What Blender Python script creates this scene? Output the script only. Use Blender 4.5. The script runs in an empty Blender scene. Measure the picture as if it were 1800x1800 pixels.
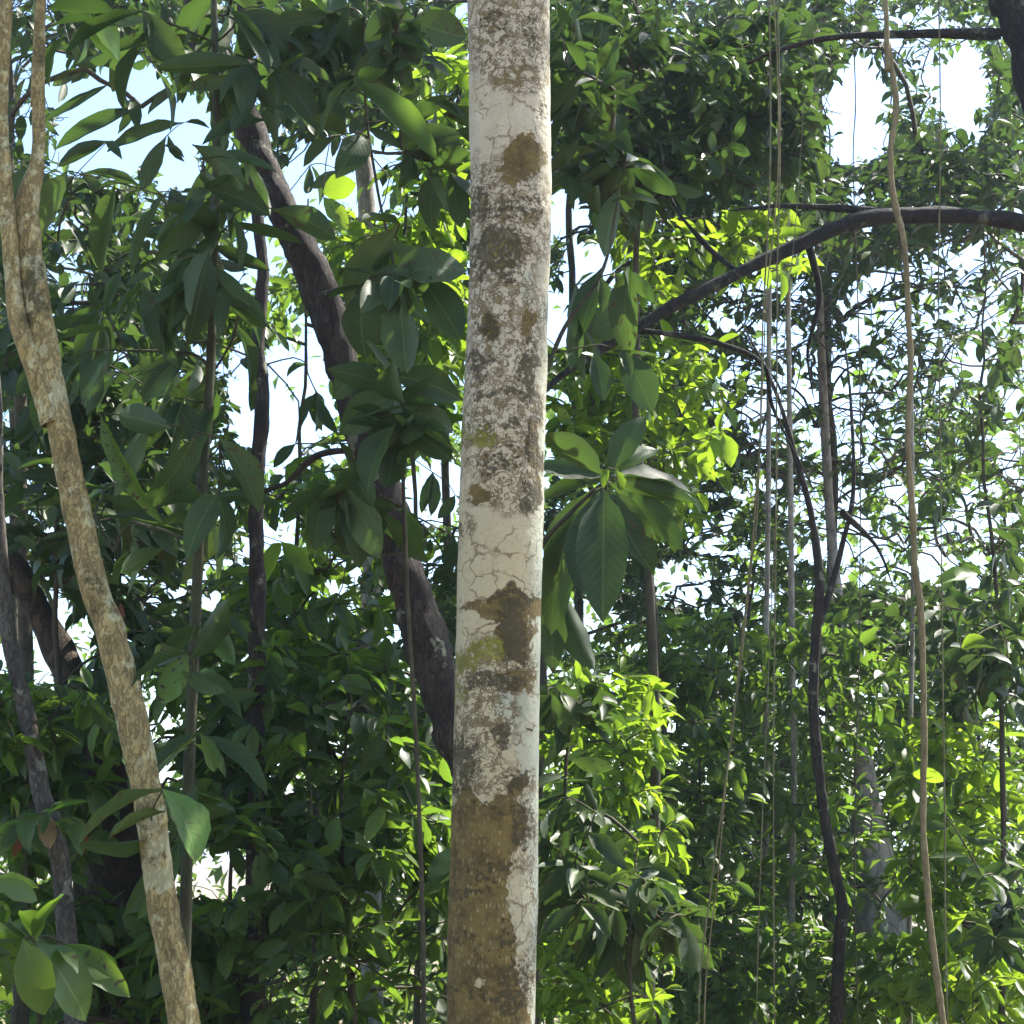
import bpy, math, random
import numpy as np
from mathutils import Matrix, Vector

random.seed(7)
rng = np.random.default_rng(7)
scene = bpy.context.scene
R = math.radians

# ------------------------------------------------------------------ camera
PITCH, HALF = R(12.0), R(18.0)
CAM = np.array([0.0, 0.0, 1.6])
T = math.tan(HALF)
FWD = np.array([0, math.cos(PITCH), math.sin(PITCH)])
UP = np.array([0, -math.sin(PITCH), math.cos(PITCH)])
RIGHT = np.array([1.0, 0, 0])
cd = bpy.data.cameras.new('camera')
cam = bpy.data.objects.new('camera', cd)
scene.collection.objects.link(cam)
cd.sensor_fit = 'HORIZONTAL'
cd.angle = 2 * HALF
cd.clip_start, cd.clip_end = 0.05, 6000
cam.location = CAM
cam.rotation_euler = (math.pi / 2 + PITCH, 0, 0)
scene.camera = cam

# ------------------------------------------------------------------ light
SUN_EL, SUN_AZ = R(52), R(52)          # azimuth from +Y towards +X: the sun stands behind the trees
w = bpy.data.worlds.new('World')
scene.world = w
w.use_nodes = True
wn = w.node_tree
wn.nodes.clear()
sky = wn.nodes.new('ShaderNodeTexSky')
sky.sky_type = 'NISHITA'
sky.sun_disc = False
sky.sun_elevation = SUN_EL
sky.sun_rotation = SUN_AZ
sky.air_density, sky.dust_density, sky.ozone_density = 1.0, 0.8, 3.0
bg = wn.nodes.new('ShaderNodeBackground')
bg.inputs['Strength'].default_value = 0.13
wo = wn.nodes.new('ShaderNodeOutputWorld')
wn.links.new(sky.outputs[0], bg.inputs['Color'])
wn.links.new(bg.outputs[0], wo.inputs['Surface'])
sd = bpy.data.lights.new('sun', 'SUN')
sd.energy, sd.angle, sd.color = 5.0, R(0.53), (1.0, 0.95, 0.86)
sun = bpy.data.objects.new('sun', sd)
scene.collection.objects.link(sun)
tosun = Vector((math.sin(SUN_AZ) * math.cos(SUN_EL), math.cos(SUN_AZ) * math.cos(SUN_EL), math.sin(SUN_EL)))
sun.rotation_euler = tosun.to_track_quat('Z', 'Y').to_euler()
sun.location = tosun * 60
vs = scene.view_settings
vs.view_transform, vs.look, vs.gamma = 'Standard', 'None', 1.0
vs.exposure = 1.8
cy = scene.cycles
cy.max_bounces, cy.diffuse_bounces, cy.glossy_bounces, cy.transmission_bounces, cy.transparent_max_bounces = 4, 3, 2, 2, 2
cy.caustics_reflective = cy.caustics_refractive = False

# ------------------------------------------------------------------ helpers
COL = scene.collection
nrm = lambda v: v / (np.linalg.norm(v) + 1e-9)


def at(px, py, Y):
    """photo pixel + horizontal distance -> point"""
    d = FWD + RIGHT * ((px - 900) / 900 * T) + UP * ((900 - py) / 900 * T)
    return CAM + d * (Y / d[1])


def mpp(P):
    return float(np.dot(np.asarray(P) - CAM, FWD)) * T / 900


def project(P):
    d = np.asarray(P) - CAM
    z = np.maximum(d @ FWD, 1e-3)
    return 900 + (d @ RIGHT) / z / T * 900, 900 - (d @ UP) / z / T * 900, z


def ground_z(x, y):
    y = np.asarray(y, float)
    x = np.asarray(x, float)
    s = np.clip((y - 10) / 40, 0, 1)
    return -3.2 * s * s * (3 - 2 * s) + 0.06 * np.sin(x * 1.3 + 1) * np.cos(y * 1.1) + 0.03 * np.sin(x * 3.1 + y * 2.3)


def vnoise(p, seed=0):
    p = np.asarray(p, float)
    i = np.floor(p).astype(np.int64)
    f = p - i
    u = f * f * (3 - 2 * f)
    def h(ix, iy, iz):
        n = (ix * 73856093) ^ (iy * 19349663) ^ (iz * 83492791) ^ (seed * 2654435761)
        n = (n ^ (n >> 13)) * 1274126177 & 0x7fffffff
        n = (n ^ (n >> 16)) & 0xffff
        return n / 32767.5 - 1
    r = 0
    for a in (0, 1):
        for b in (0, 1):
            for c in (0, 1):
                wgt = (u[:, 0] if a else 1 - u[:, 0]) * (u[:, 1] if b else 1 - u[:, 1]) * (u[:, 2] if c else 1 - u[:, 2])
                r = r + wgt * h(i[:, 0] + a, i[:, 1] + b, i[:, 2] + c)
    return r


def fbm(p, seed=0, oct=3):
    p = np.asarray(p, float)
    return sum(vnoise(p * 2 ** k, seed + k) / 2 ** k for k in range(oct))


def catmull(P, n):
    P = np.asarray(P, float)
    if len(P) == 2:
        P = np.vstack([P[0], (P[0] + P[1]) / 2, P[1]])
    E = np.vstack([2 * P[0] - P[1], P, 2 * P[-1] - P[-2]])
    out = []
    m = len(P) - 1
    ts = np.linspace(0, m, n)
    for t in ts:
        k = min(int(t), m - 1)
        f = t - k
        a, b, c, d = E[k], E[k + 1], E[k + 2], E[k + 3]
        out.append(0.5 * (2 * b + (c - a) * f + (2 * a - 5 * b + 4 * c - d) * f * f + (3 * b - a - 3 * c + d) * f ** 3))
    return np.array(out)


def tube(path, rad, seg=12, rough=0.0, rscale=8.0, seed=0, cap=True):
    path = np.asarray(path, float)
    n = len(path)
    rad = np.asarray(rad, float) * np.ones(n)
    tan = np.gradient(path, axis=0)
    tan /= np.linalg.norm(tan, axis=1)[:, None] + 1e-9
    ref = np.array([0, -1.0, 0])
    if abs(tan[0] @ ref) > .9:
        ref = np.array([0, 0, 1.0])
    a = nrm(ref - tan[0] * (ref @ tan[0]))
    V = np.zeros((n, seg, 3))
    ang = np.arange(seg) / seg * 2 * math.pi
    for k in range(n):
        a = nrm(a - tan[k] * (a @ tan[k]))
        b = np.cross(tan[k], a)
        V[k] = path[k] + rad[k] * (np.cos(ang)[:, None] * a + np.sin(ang)[:, None] * b)
    if rough:
        off = fbm(V.reshape(-1, 3) * rscale, seed)[:, None].reshape(n, seg, 1)
        V = V + (V - path[:, None, :]) * off * rough
    idx = np.arange(n * seg).reshape(n, seg)
    q = np.stack([idx[:-1], np.roll(idx[:-1], -1, 1), np.roll(idx[1:], -1, 1), idx[1:]], -1).reshape(-1, 4)
    V = V.reshape(-1, 3)
    F = [q]
    if cap and seg > 2:
        pass
    return V, q


def make_mesh(name, V, Q, smooth=True, uv=None):
    """V (n,3); Q (m,k) quads or tris"""
    me = bpy.data.meshes.new(name)
    V = np.ascontiguousarray(V, np.float32)
    Q = np.ascontiguousarray(Q, np.int32)
    m, k = Q.shape
    me.vertices.add(len(V))
    me.vertices.foreach_set('co', V.ravel())
    me.loops.add(m * k)
    me.loops.foreach_set('vertex_index', Q.ravel())
    me.polygons.add(m)
    me.polygons.foreach_set('loop_start', np.arange(0, m * k, k, dtype=np.int32))
    me.polygons.foreach_set('use_smooth', np.full(m, smooth))
    if uv is not None:
        l = me.uv_layers.new(name='UVMap')
        l.data.foreach_set('uv', np.ascontiguousarray(uv[Q.ravel()], np.float32).ravel())
    me.update(calc_edges=True)
    return me


def link(name, me, mat=None, parent=None, **props):
    o = bpy.data.objects.new(name, me)
    COL.objects.link(o)
    if mat is not None and not me.materials:
        me.materials.append(mat)
    if parent is not None:
        o.parent = parent
        o.location = -Vector(parent.location)
    for k, v in props.items():
        o[k] = v
    return o


def thing(name, label, cat, loc, group=None):
    o = bpy.data.objects.new(name, None)
    COL.objects.link(o)
    o.empty_display_size = 0.2
    o.location = [float(c) for c in loc]
    o['label'], o['category'] = label, cat
    if group:
        o['group'] = group
    return o


# ------------------------------------------------------------------ materials
def newmat(name):
    m = bpy.data.materials.new(name)
    m.use_nodes = True
    nt = m.node_tree
    nt.nodes.clear()
    def N(t, **kw):
        n = nt.nodes.new(t)
        for k, v in kw.items():
            if hasattr(n, k):
                setattr(n, k, v)
            else:
                n.inputs[k.replace('_', ' ')].default_value = v
        return n
    L = lambda a, b: nt.links.new(a, b)
    return m, N, L


def ramp(N, L, src, stops):
    r = N('ShaderNodeValToRGB')
    while len(r.color_ramp.elements) < len(stops):
        r.color_ramp.elements.new(0.5)
    for e, (p, c) in zip(r.color_ramp.elements, stops):
        e.position = p
        e.color = (*c, 1) if len(c) == 3 else c
    L(src, r.inputs[0])
    return r.outputs[0]


def math_(N, L, op, a, b=None, clamp=False):
    n = N('ShaderNodeMath', operation=op, use_clamp=clamp)
    for i, v in enumerate((a, b)):
        if v is None:
            continue
        if isinstance(v, (int, float)):
            n.inputs[i].default_value = v
        else:
            L(v, n.inputs[i])
    return n.outputs[0]


def mix(N, L, fac, a, b, blend='MIX'):
    n = N('ShaderNodeMix', data_type='RGBA', blend_type=blend)
    for s, v in ((n.inputs['Factor'], fac), (n.inputs[6], a), (n.inputs[7], b)):
        if isinstance(v, (int, float)):
            s.default_value = v
        elif isinstance(v, tuple):
            s.default_value = (*v, 1)
        else:
            L(v, s)
    return n.outputs[2]


def maprange(N, L, v, a, b, c=0.0, d=1.0):
    n = N('ShaderNodeMapRange', clamp=True)
    L(v, n.inputs[0])
    for i, x in zip((1, 2, 3, 4), (a, b, c, d)):
        n.inputs[i].default_value = x
    return n.outputs[0]


def leafmat(name, stops, tcol, tfac, rough=0.42, vein=0.85, spec=0.3):
    m, N, L = newmat(name)
    oi = N('ShaderNodeObjectInfo')
    ge = N('ShaderNodeNewGeometry')
    rnd = math_(N, L, 'FRACT', math_(N, L, 'ADD', oi.outputs['Random'], ge.outputs['Random Per Island']))
    rnd2 = math_(N, L, 'FRACT', math_(N, L, 'MULTIPLY', rnd, 7.31))
    col = ramp(N, L, rnd, stops)
    uv = N('ShaderNodeUVMap')
    sx = N('ShaderNodeSeparateXYZ')
    L(uv.outputs[0], sx.inputs[0])
    au = math_(N, L, 'ABSOLUTE', math_(N, L, 'SUBTRACT', sx.outputs[0], 0.5))
    # midrib and side veins
    mid = maprange(N, L, au, 0.0, 0.035, 1, 0)
    ph = math_(N, L, 'SUBTRACT', math_(N, L, 'MULTIPLY', sx.outputs[1], 13.0), math_(N, L, 'MULTIPLY', au, 7.0))
    fr = math_(N, L, 'ABSOLUTE', math_(N, L, 'SUBTRACT', math_(N, L, 'FRACT', ph), 0.5))
    side = maprange(N, L, fr, 0.0, 0.10, 0.55, 0)
    vn = math_(N, L, 'MAXIMUM', mid, side)
    tc = N('ShaderNodeTexCoord')
    nz = N('ShaderNodeTexNoise', Scale=9.0, Detail=1.0)
    L(ge.outputs['Position'], nz.inputs['Vector'])
    blot = maprange(N, L, nz.outputs[0], 0.35, 0.7, 0.72, 1.2)
    vm = N('ShaderNodeVectorMath', operation='SCALE')
    L(col, vm.inputs[0])
    L(blot, vm.inputs['Scale'])
    colb = mix(N, L, math_(N, L, 'MULTIPLY', vn, vein * 0.55), vm.outputs[0], (0.16, 0.22, 0.07))
    # brown age spots on some leaves
    sp = N('ShaderNodeTexNoise', Scale=55.0, Detail=1.0)
    L(ge.outputs['Position'], sp.inputs['Vector'])
    spots = math_(N, L, 'MULTIPLY', maprange(N, L, sp.outputs[0], 0.62, 0.68), maprange(N, L, rnd2, 0.5, 0.8))
    colb = mix(N, L, spots, colb, (0.07, 0.05, 0.02))
    bump = N('ShaderNodeBump', Strength=0.15, Distance=0.004)
    L(vn, bump.inputs['Height'])
    p = N('ShaderNodeBsdfPrincipled', Roughness=rough)
    p.inputs['Specular IOR Level'].default_value = spec
    L(colb, p.inputs['Base Color'])
    L(bump.outputs[0], p.inputs['Normal'])
    tr = N('ShaderNodeBsdfTranslucent')
    tcl = mix(N, L, rnd2, tcol, tuple(c * k for c, k in zip(tcol, (1.35, 1.2, 1.1))))
    tcl = mix(N, L, math_(N, L, 'MULTIPLY', vn, 0.35), tcl, tuple(c * 0.45 for c in tcol))
    tcl = mix(N, L, spots, tcl, (0.03, 0.02, 0.01))
    L(tcl, tr.inputs['Color'])
    mx = N('ShaderNodeMixShader')
    mx.inputs[0].default_value = tfac
    L(p.outputs[0], mx.inputs[1])
    L(tr.outputs[0], mx.inputs[2])
    out = N('ShaderNodeOutputMaterial')
    L(mx.outputs[0], out.inputs[0])
    return m


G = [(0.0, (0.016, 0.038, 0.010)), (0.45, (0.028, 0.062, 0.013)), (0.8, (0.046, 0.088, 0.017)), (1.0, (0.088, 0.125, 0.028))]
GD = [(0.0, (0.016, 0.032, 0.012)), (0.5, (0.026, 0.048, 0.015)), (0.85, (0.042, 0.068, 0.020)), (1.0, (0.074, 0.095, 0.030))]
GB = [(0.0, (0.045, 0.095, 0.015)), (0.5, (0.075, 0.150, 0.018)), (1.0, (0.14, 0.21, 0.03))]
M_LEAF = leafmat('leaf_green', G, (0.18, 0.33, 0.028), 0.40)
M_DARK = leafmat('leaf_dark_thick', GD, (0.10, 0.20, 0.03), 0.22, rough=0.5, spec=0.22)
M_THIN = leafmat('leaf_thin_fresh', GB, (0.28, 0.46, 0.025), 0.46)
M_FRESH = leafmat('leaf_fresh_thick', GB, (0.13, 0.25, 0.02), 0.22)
M_DEAD = leafmat('leaf_dry', [(0, (0.22, 0.16, 0.075)), (1, (0.30, 0.22, 0.11))], (0.3, 0.16, 0.05), 0.3, rough=0.7, vein=0.2, spec=0.2)
M_RUST = leafmat('leaf_rust', [(0, (0.12, 0.05, 0.022)), (1, (0.16, 0.065, 0.03))], (0.18, 0.06, 0.02), 0.3, rough=0.7, vein=0.2, spec=0.2)


def barkmat(name, cols, scale=20.0, stretch=0.35, bumpd=0.01, lichen=None, lich_amt=0.5, rough=0.85, moss=None):
    m, N, L = newmat(name)
    ge = N('ShaderNodeNewGeometry')
    mp = N('ShaderNodeMapping')
    mp.inputs['Scale'].default_value = (1, 1, stretch)
    L(ge.outputs['Position'], mp.inputs['Vector'])
    n1 = N('ShaderNodeTexNoise', Scale=scale, Detail=7.0, Roughness=0.65)
    L(mp.outputs[0], n1.inputs['Vector'])
    n2 = N('ShaderNodeTexNoise', Scale=scale * 0.25, Detail=3.0)
    L(ge.outputs['Position'], n2.inputs['Vector'])
    vo = N('ShaderNodeTexVoronoi', Scale=scale * 1.4, feature='DISTANCE_TO_EDGE')
    L(mix(N, L, 0.12, mp.outputs[0], n1.outputs['Color']), vo.inputs['Vector'])
    crack = maprange(N, L, vo.outputs['Distance'], 0.0, 0.12, 0.0, 1.0)
    f = math_(N, L, 'ADD', math_(N, L, 'MULTIPLY', n1.outputs[0], 0.65), math_(N, L, 'MULTIPLY', n2.outputs[0], 0.35))
    col = ramp(N, L, maprange(N, L, f, 0.3, 0.7), [(i / (len(cols) - 1), c) for i, c in enumerate(cols)])
    col = mix(N, L, maprange(N, L, crack, 0, 1, 0.45, 0.0), col, tuple(c * 0.35 for c in cols[0]))
    if lichen:
        n3 = N('ShaderNodeTexNoise', Scale=scale * 0.35, Detail=6.0, Roughness=0.7)
        L(ge.outputs['Position'], n3.inputs['Vector'])
        lm = maprange(N, L, n3.outputs[0], 0.62 - lich_amt * 0.2, 0.66 - lich_amt * 0.2)
        col = mix(N, L, lm, col, lichen)
    if moss:
        n4 = N('ShaderNodeTexNoise', Scale=scale * 0.2, Detail=6.0, Roughness=0.75)
        L(ge.outputs['Position'], n4.inputs['Vector'])
        col = mix(N, L, maprange(N, L, n4.outputs[0], 0.55, 0.63), col, moss)
    h = math_(N, L, 'ADD', n1.outputs[0], math_(N, L, 'MULTIPLY', crack, 0.5))
    b = N('ShaderNodeBump', Strength=0.8, Distance=bumpd)
    L(h, b.inputs['Height'])
    p = N('ShaderNodeBsdfPrincipled', Roughness=rough)
    p.inputs['Specular IOR Level'].default_value = 0.25
    L(col, p.inputs['Base Color'])
    L(b.outputs[0], p.inputs['Normal'])
    out = N('ShaderNodeOutputMaterial')
    L(p.outputs[0], out.inputs[0])
    return m


B_DARK = barkmat('bark_dark_rough', [(0.018, 0.014, 0.011), (0.044, 0.034, 0.026), (0.085, 0.066, 0.05)], 26, 0.3, 0.014, lichen=(0.20, 0.20, 0.14), lich_amt=0.12)
B_LIMB = barkmat('bark_blackish', [(0.008, 0.007, 0.006), (0.020, 0.017, 0.014), (0.045, 0.038, 0.03)], 22, 0.4, 0.016, lichen=(0.08, 0.085, 0.06), lich_amt=0.2)
B_TAN = barkmat('bark_tan', [(0.16, 0.115, 0.045), (0.32, 0.245, 0.10), (0.45, 0.365, 0.165)], 30, 0.4, 0.006, lichen=(0.44, 0.40, 0.22), lich_amt=0.4, moss=(0.10, 0.085, 0.036))
B_TWIG = barkmat('bark_twig', [(0.035, 0.030, 0.020), (0.07, 0.06, 0.035), (0.11, 0.10, 0.055)], 40, 0.5, 0.002)
B_GREY = barkmat('bark_grey', [(0.04, 0.034, 0.026), (0.08, 0.07, 0.055), (0.14, 0.125, 0.10)], 26, 0.4, 0.008, lichen=(0.18, 0.18, 0.14), lich_amt=0.25)
B_MOSS = barkmat('bark_mossy', [(0.028, 0.020, 0.013), (0.060, 0.043, 0.026), (0.10, 0.075, 0.045)], 18, 0.5, 0.02, moss=(0.030, 0.036, 0.010))
B_STEM = barkmat('stem_green_grey', [(0.03, 0.028, 0.016), (0.055, 0.056, 0.028), (0.085, 0.088, 0.042)], 40, 0.25, 0.002)
B_PALE = barkmat('bark_pale', [(0.20, 0.175, 0.14), (0.30, 0.27, 0.22), (0.40, 0.37, 0.32)], 12, 0.5, 0.01, lichen=(0.20, 0.17, 0.13), lich_amt=0.3)
B_GREY2 = barkmat('bark_light_grey', [(0.12, 0.10, 0.08), (0.24, 0.21, 0.17), (0.36, 0.33, 0.27)], 9, 0.5, 0.012)
B_LIANA = barkmat('bark_liana', [(0.13, 0.10, 0.05), (0.23, 0.185, 0.095), (0.31, 0.26, 0.14)], 45, 0.3, 0.003)
B_VINE = barkmat('bark_vine', [(0.08, 0.065, 0.035), (0.14, 0.13, 0.07), (0.20, 0.19, 0.11)], 45, 0.3, 0.001)


def pale_bark():
    """smooth pale bark with outlined lichen plates, brown crust, dark moss, lenticel rows; soft masks live on the trunk mesh"""
    m, N, L = newmat('bark_pale_lichen')
    uv = N('ShaderNodeUVMap')               # metres round the trunk, metres up
    P = uv.outputs[0]
    A = {k: N('ShaderNodeAttribute', attribute_name=k).outputs['Fac'] for k in ('brown', 'dark', 'moss', 'mott', 'crust', 'warm_light', 'pale')}
    def noise(s, d=5.0, r=0.6, vec=P):
        n = N('ShaderNodeTexNoise', Scale=s, Detail=d, Roughness=r)
        L(vec, n.inputs['Vector'])
        return n
    def warp(amount, s):
        n = noise(s, 4.0)
        vm = N('ShaderNodeVectorMath', operation='SUBTRACT')
        L(n.outputs['Color'], vm.inputs[0])
        vm.inputs[1].default_value = (.5, .5, .5)
        v2 = N('ShaderNodeVectorMath', operation='SCALE')
        L(vm.outputs[0], v2.inputs[0])
        v2.inputs['Scale'].default_value = amount
        v3 = N('ShaderNodeVectorMath', operation='ADD')
        L(P, v3.inputs[0])
        L(v2.outputs[0], v3.inputs[1])
        return v3.outputs[0]
    fine, mid, big = noise(150, 3), noise(52, 4, 0.6), noise(14)
    W = warp(0.05, 22)
    # base plates
    base = mix(N, L, maprange(N, L, big.outputs[0], 0.35, 0.65), (0.42, 0.36, 0.25), (0.53, 0.465, 0.335))
    base = mix(N, L, math_(N, L, 'MULTIPLY', A['warm_light'], .85), base, (0.46, 0.385, 0.205))  # yellowish light of the lower trunk, mixed into the base colour
    vc = N('ShaderNodeTexVoronoi', Scale=16.0)
    L(W, vc.inputs['Vector'])
    base = mix(N, L, 0.16, base, mix(N, L, math_(N, L, 'FRACT', math_(N, L, 'MULTIPLY', vc.outputs['Distance'], 3.7)), (0.27, 0.25, 0.17), (0.50, 0.465, 0.36)))
    base = mix(N, L, A['pale'], base, (0.35, 0.37, 0.28))  # pale patches, plus the sky-lit right rim painted in
    base = mix(N, L, maprange(N, L, fine.outputs[0], 0.3, 0.7, 0.14, 0.0), base, (0.30, 0.25, 0.17))
    # outlines: thin dark wavy lines where plates meet
    ve = N('ShaderNodeTexVoronoi', Scale=12.0, feature='DISTANCE_TO_EDGE')
    L(W, ve.inputs['Vector'])
    ve2 = N('ShaderNodeTexVoronoi', Scale=42.0, feature='DISTANCE_TO_EDGE')
    L(warp(0.03, 45), ve2.inputs['Vector'])
    brk = maprange(N, L, noise(9, 2).outputs[0], 0.44, 0.56)
    line1 = math_(N, L, 'MULTIPLY', maprange(N, L, ve.outputs['Distance'], 0.010, 0.035, 1, 0), brk)
    line2 = math_(N, L, 'MULTIPLY', maprange(N, L, ve2.outputs['Distance'], 0.03, 0.10, 1, 0), A['mott'])
    def contour(s, level, wdt, d=2.5):
        n = noise(s, d, .55)
        return maprange(N, L, math_(N, L, 'ABSOLUTE', math_(N, L, 'SUBTRACT', n.outputs[0], level)), wdt * .4, wdt, 1, 0)
    zone = maprange(N, L, A['mott'], 0.06, 0.3)
    rings = math_(N, L, 'MAXIMUM', contour(30, .56, .022), math_(N, L, 'MAXIMUM', contour(44, .45, .03), contour(22, .5, .014)))
    rings = math_(N, L, 'MULTIPLY', rings, zone)
    line = math_(N, L, 'MAXIMUM', math_(N, L, 'MULTIPLY', line1, 0.8), math_(N, L, 'MAXIMUM', rings, math_(N, L, 'MULTIPLY', line2, .25)))
    plate = math_(N, L, 'MULTIPLY', maprange(N, L, noise(30, 2.5, .55).outputs[0], .555, .565), zone)
    base = mix(N, L, math_(N, L, 'MULTIPLY', plate, .6), base, (0.24, 0.205, 0.12))
    col = mix(N, L, math_(N, L, 'MULTIPLY', line, 0.85), base, (0.12, 0.075, 0.03))
    # mottled brown speckle
    def thr(mask, n, k, lo, hi):
        s = math_(N, L, 'ADD', mask, math_(N, L, 'MULTIPLY', math_(N, L, 'SUBTRACT', n, 0.5), k))
        return maprange(N, L, s, lo, hi)
    A['mott'] = math_(N, L, 'MULTIPLY', A['mott'], maprange(N, L, noise(10, 3).outputs[0], .43, .56, .15, 1.12))
    mott = thr(A['mott'], noise(30, 3.5, .5).outputs[0], 3.2, 0.50, 0.84)
    col = mix(N, L, math_(N, L, 'MULTIPLY', mott, 0.72), col, mix(N, L, mid.outputs[0], (0.090, 0.062, 0.020), (0.22, 0.165, 0.065)))
    # pebbled brown crust
    peb = N('ShaderNodeTexVoronoi', Scale=88.0, feature='F1', Randomness=.75)
    mpp_ = N('ShaderNodeMapping')
    mpp_.inputs['Scale'].default_value = (1.1, 0.5, 1)
    L(P, mpp_.inputs['Vector'])
    L(mpp_.outputs[0], peb.inputs['Vector'])
    dots = maprange(N, L, peb.outputs['Distance'], 0.18, 0.44, 1, 0)
    br = mix(N, L, maprange(N, L, mid.outputs[0], 0.3, 0.7), (0.055, 0.036, 0.011), (0.15, 0.108, 0.036))
    br = mix(N, L, math_(N, L, 'MULTIPLY', maprange(N, L, big.outputs[0], 0.42, 0.62), 0.6), br, (0.21, 0.155, 0.046))
    br = mix(N, L, math_(N, L, 'MULTIPLY', dots, math_(N, L, 'MULTIPLY', A['crust'], math_(N, L, 'MULTIPLY', maprange(N, L, noise(28, 3).outputs[0], .36, .56, .25, 1), 0.9))), br, (0.38, 0.29, 0.135))
    bm = thr(A['brown'], mid.outputs[0], 1.9, 0.47, 0.56)
    edge = math_(N, L, 'MULTIPLY', thr(A['brown'], mid.outputs[0], 1.9, 0.39, 0.47), math_(N, L, 'SUBTRACT', 1.0, bm))
    col = mix(N, L, bm, col, br)
    col = mix(N, L, math_(N, L, 'MULTIPLY', edge, 0.6), col, (0.16, 0.11, 0.05))
    # dark moss and yellow-green moss
    fm = noise(62, 4, .62)
    dm = thr(A['dark'], fm.outputs[0], 3.4, 0.5, 0.8)
    col = mix(N, L, math_(N, L, 'MULTIPLY', dm, 0.88), col, mix(N, L, fine.outputs[0], (0.036, 0.030, 0.014), (0.09, 0.075, 0.036)))
    gm = thr(A['moss'], fm.outputs[0], 3.0, 0.5, 0.9)
    col = mix(N, L, math_(N, L, 'MULTIPLY', gm, 0.85), col, mix(N, L, fine.outputs[0], (0.13, 0.125, 0.018), (0.33, 0.32, 0.05)))
    # small dark specks
    vs_ = N('ShaderNodeTexVoronoi', Scale=36.0)
    L(P, vs_.inputs['Vector'])
    col = mix(N, L, maprange(N, L, vs_.outputs['Distance'], 0.05, 0.09, 0.6, 0), col, (0.10, 0.07, 0.04))
    h = math_(N, L, 'ADD', math_(N, L, 'MULTIPLY', mid.outputs[0], 0.7), math_(N, L, 'MULTIPLY', fine.outputs[0], 0.3))
    h = math_(N, L, 'SUBTRACT', h, math_(N, L, 'MULTIPLY', line, 0.35))
    h = math_(N, L, 'ADD', h, math_(N, L, 'MULTIPLY', math_(N, L, 'ADD', dm, gm), 0.7))
    h = math_(N, L, 'SUBTRACT', h, math_(N, L, 'MULTIPLY', bm, 0.35))
    h = math_(N, L, 'ADD', h, math_(N, L, 'MULTIPLY', math_(N, L, 'MULTIPLY', dots, A['crust']), 0.9))
    b = N('ShaderNodeBump', Strength=0.9, Distance=0.006)
    L(h, b.inputs['Height'])
    p = N('ShaderNodeBsdfPrincipled', Roughness=0.8)
    p.inputs['Specular IOR Level'].default_value = 0.25
    L(col, p.inputs['Base Color'])
    L(b.outputs[0], p.inputs['Normal'])
    out = N('ShaderNodeOutputMaterial')
    L(p.outputs[0], out.inputs[0])
    return m


def groundmat():
    m, N, L = newmat('leaf_litter_soil')
    ge = N('ShaderNodeNewGeometry')
    n1 = N('ShaderNodeTexNoise', Scale=3.0, Detail=8.0, Roughness=0.7)
    v = N('ShaderNodeTexVoronoi', Scale=14.0)
    L(ge.outputs['Position'], n1.inputs['Vector'])
    L(ge.outputs['Position'], v.inputs['Vector'])
    col = ramp(N, L, n1.outputs[0], [(0.3, (0.10, 0.07, 0.035)), (0.5, (0.24, 0.18, 0.10)), (0.7, (0.34, 0.27, 0.16))])
    col = mix(N, L, 0.3, col, v.outputs['Color'], 'MULTIPLY')
    b = N('ShaderNodeBump', Strength=0.6, Distance=0.04)
    L(math_(N, L, 'ADD', n1.outputs[0], v.outputs['Distance']), b.inputs['Height'])
    p = N('ShaderNodeBsdfPrincipled', Roughness=0.9)
    L(col, p.inputs['Base Color'])
    L(b.outputs[0], p.inputs['Normal'])
    out = N('ShaderNodeOutputMaterial')
    L(p.outputs[0], out.inputs[0])
    return m


# ------------------------------------------------------------------ ground
gx = np.concatenate([-np.geomspace(3000, 14, 22), np.linspace(-13, 13, 60), np.geomspace(14, 3000, 22)])
gy = np.concatenate([-np.geomspace(3000, 9, 20), np.linspace(-8, 56, 110), np.geomspace(58, 4000, 24)])
XX, YY = np.meshgrid(gx, gy)
GV = np.stack([XX, YY, ground_z(XX, YY)], -1).reshape(-1, 3)
gi = np.arange(len(GV)).reshape(XX.shape)
GQ = np.stack([gi[:-1, :-1], gi[:-1, 1:], gi[1:, 1:], gi[1:, :-1]], -1).reshape(-1, 4)
link('ground', make_mesh('ground', GV, GQ), groundmat(), kind='structure')

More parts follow.
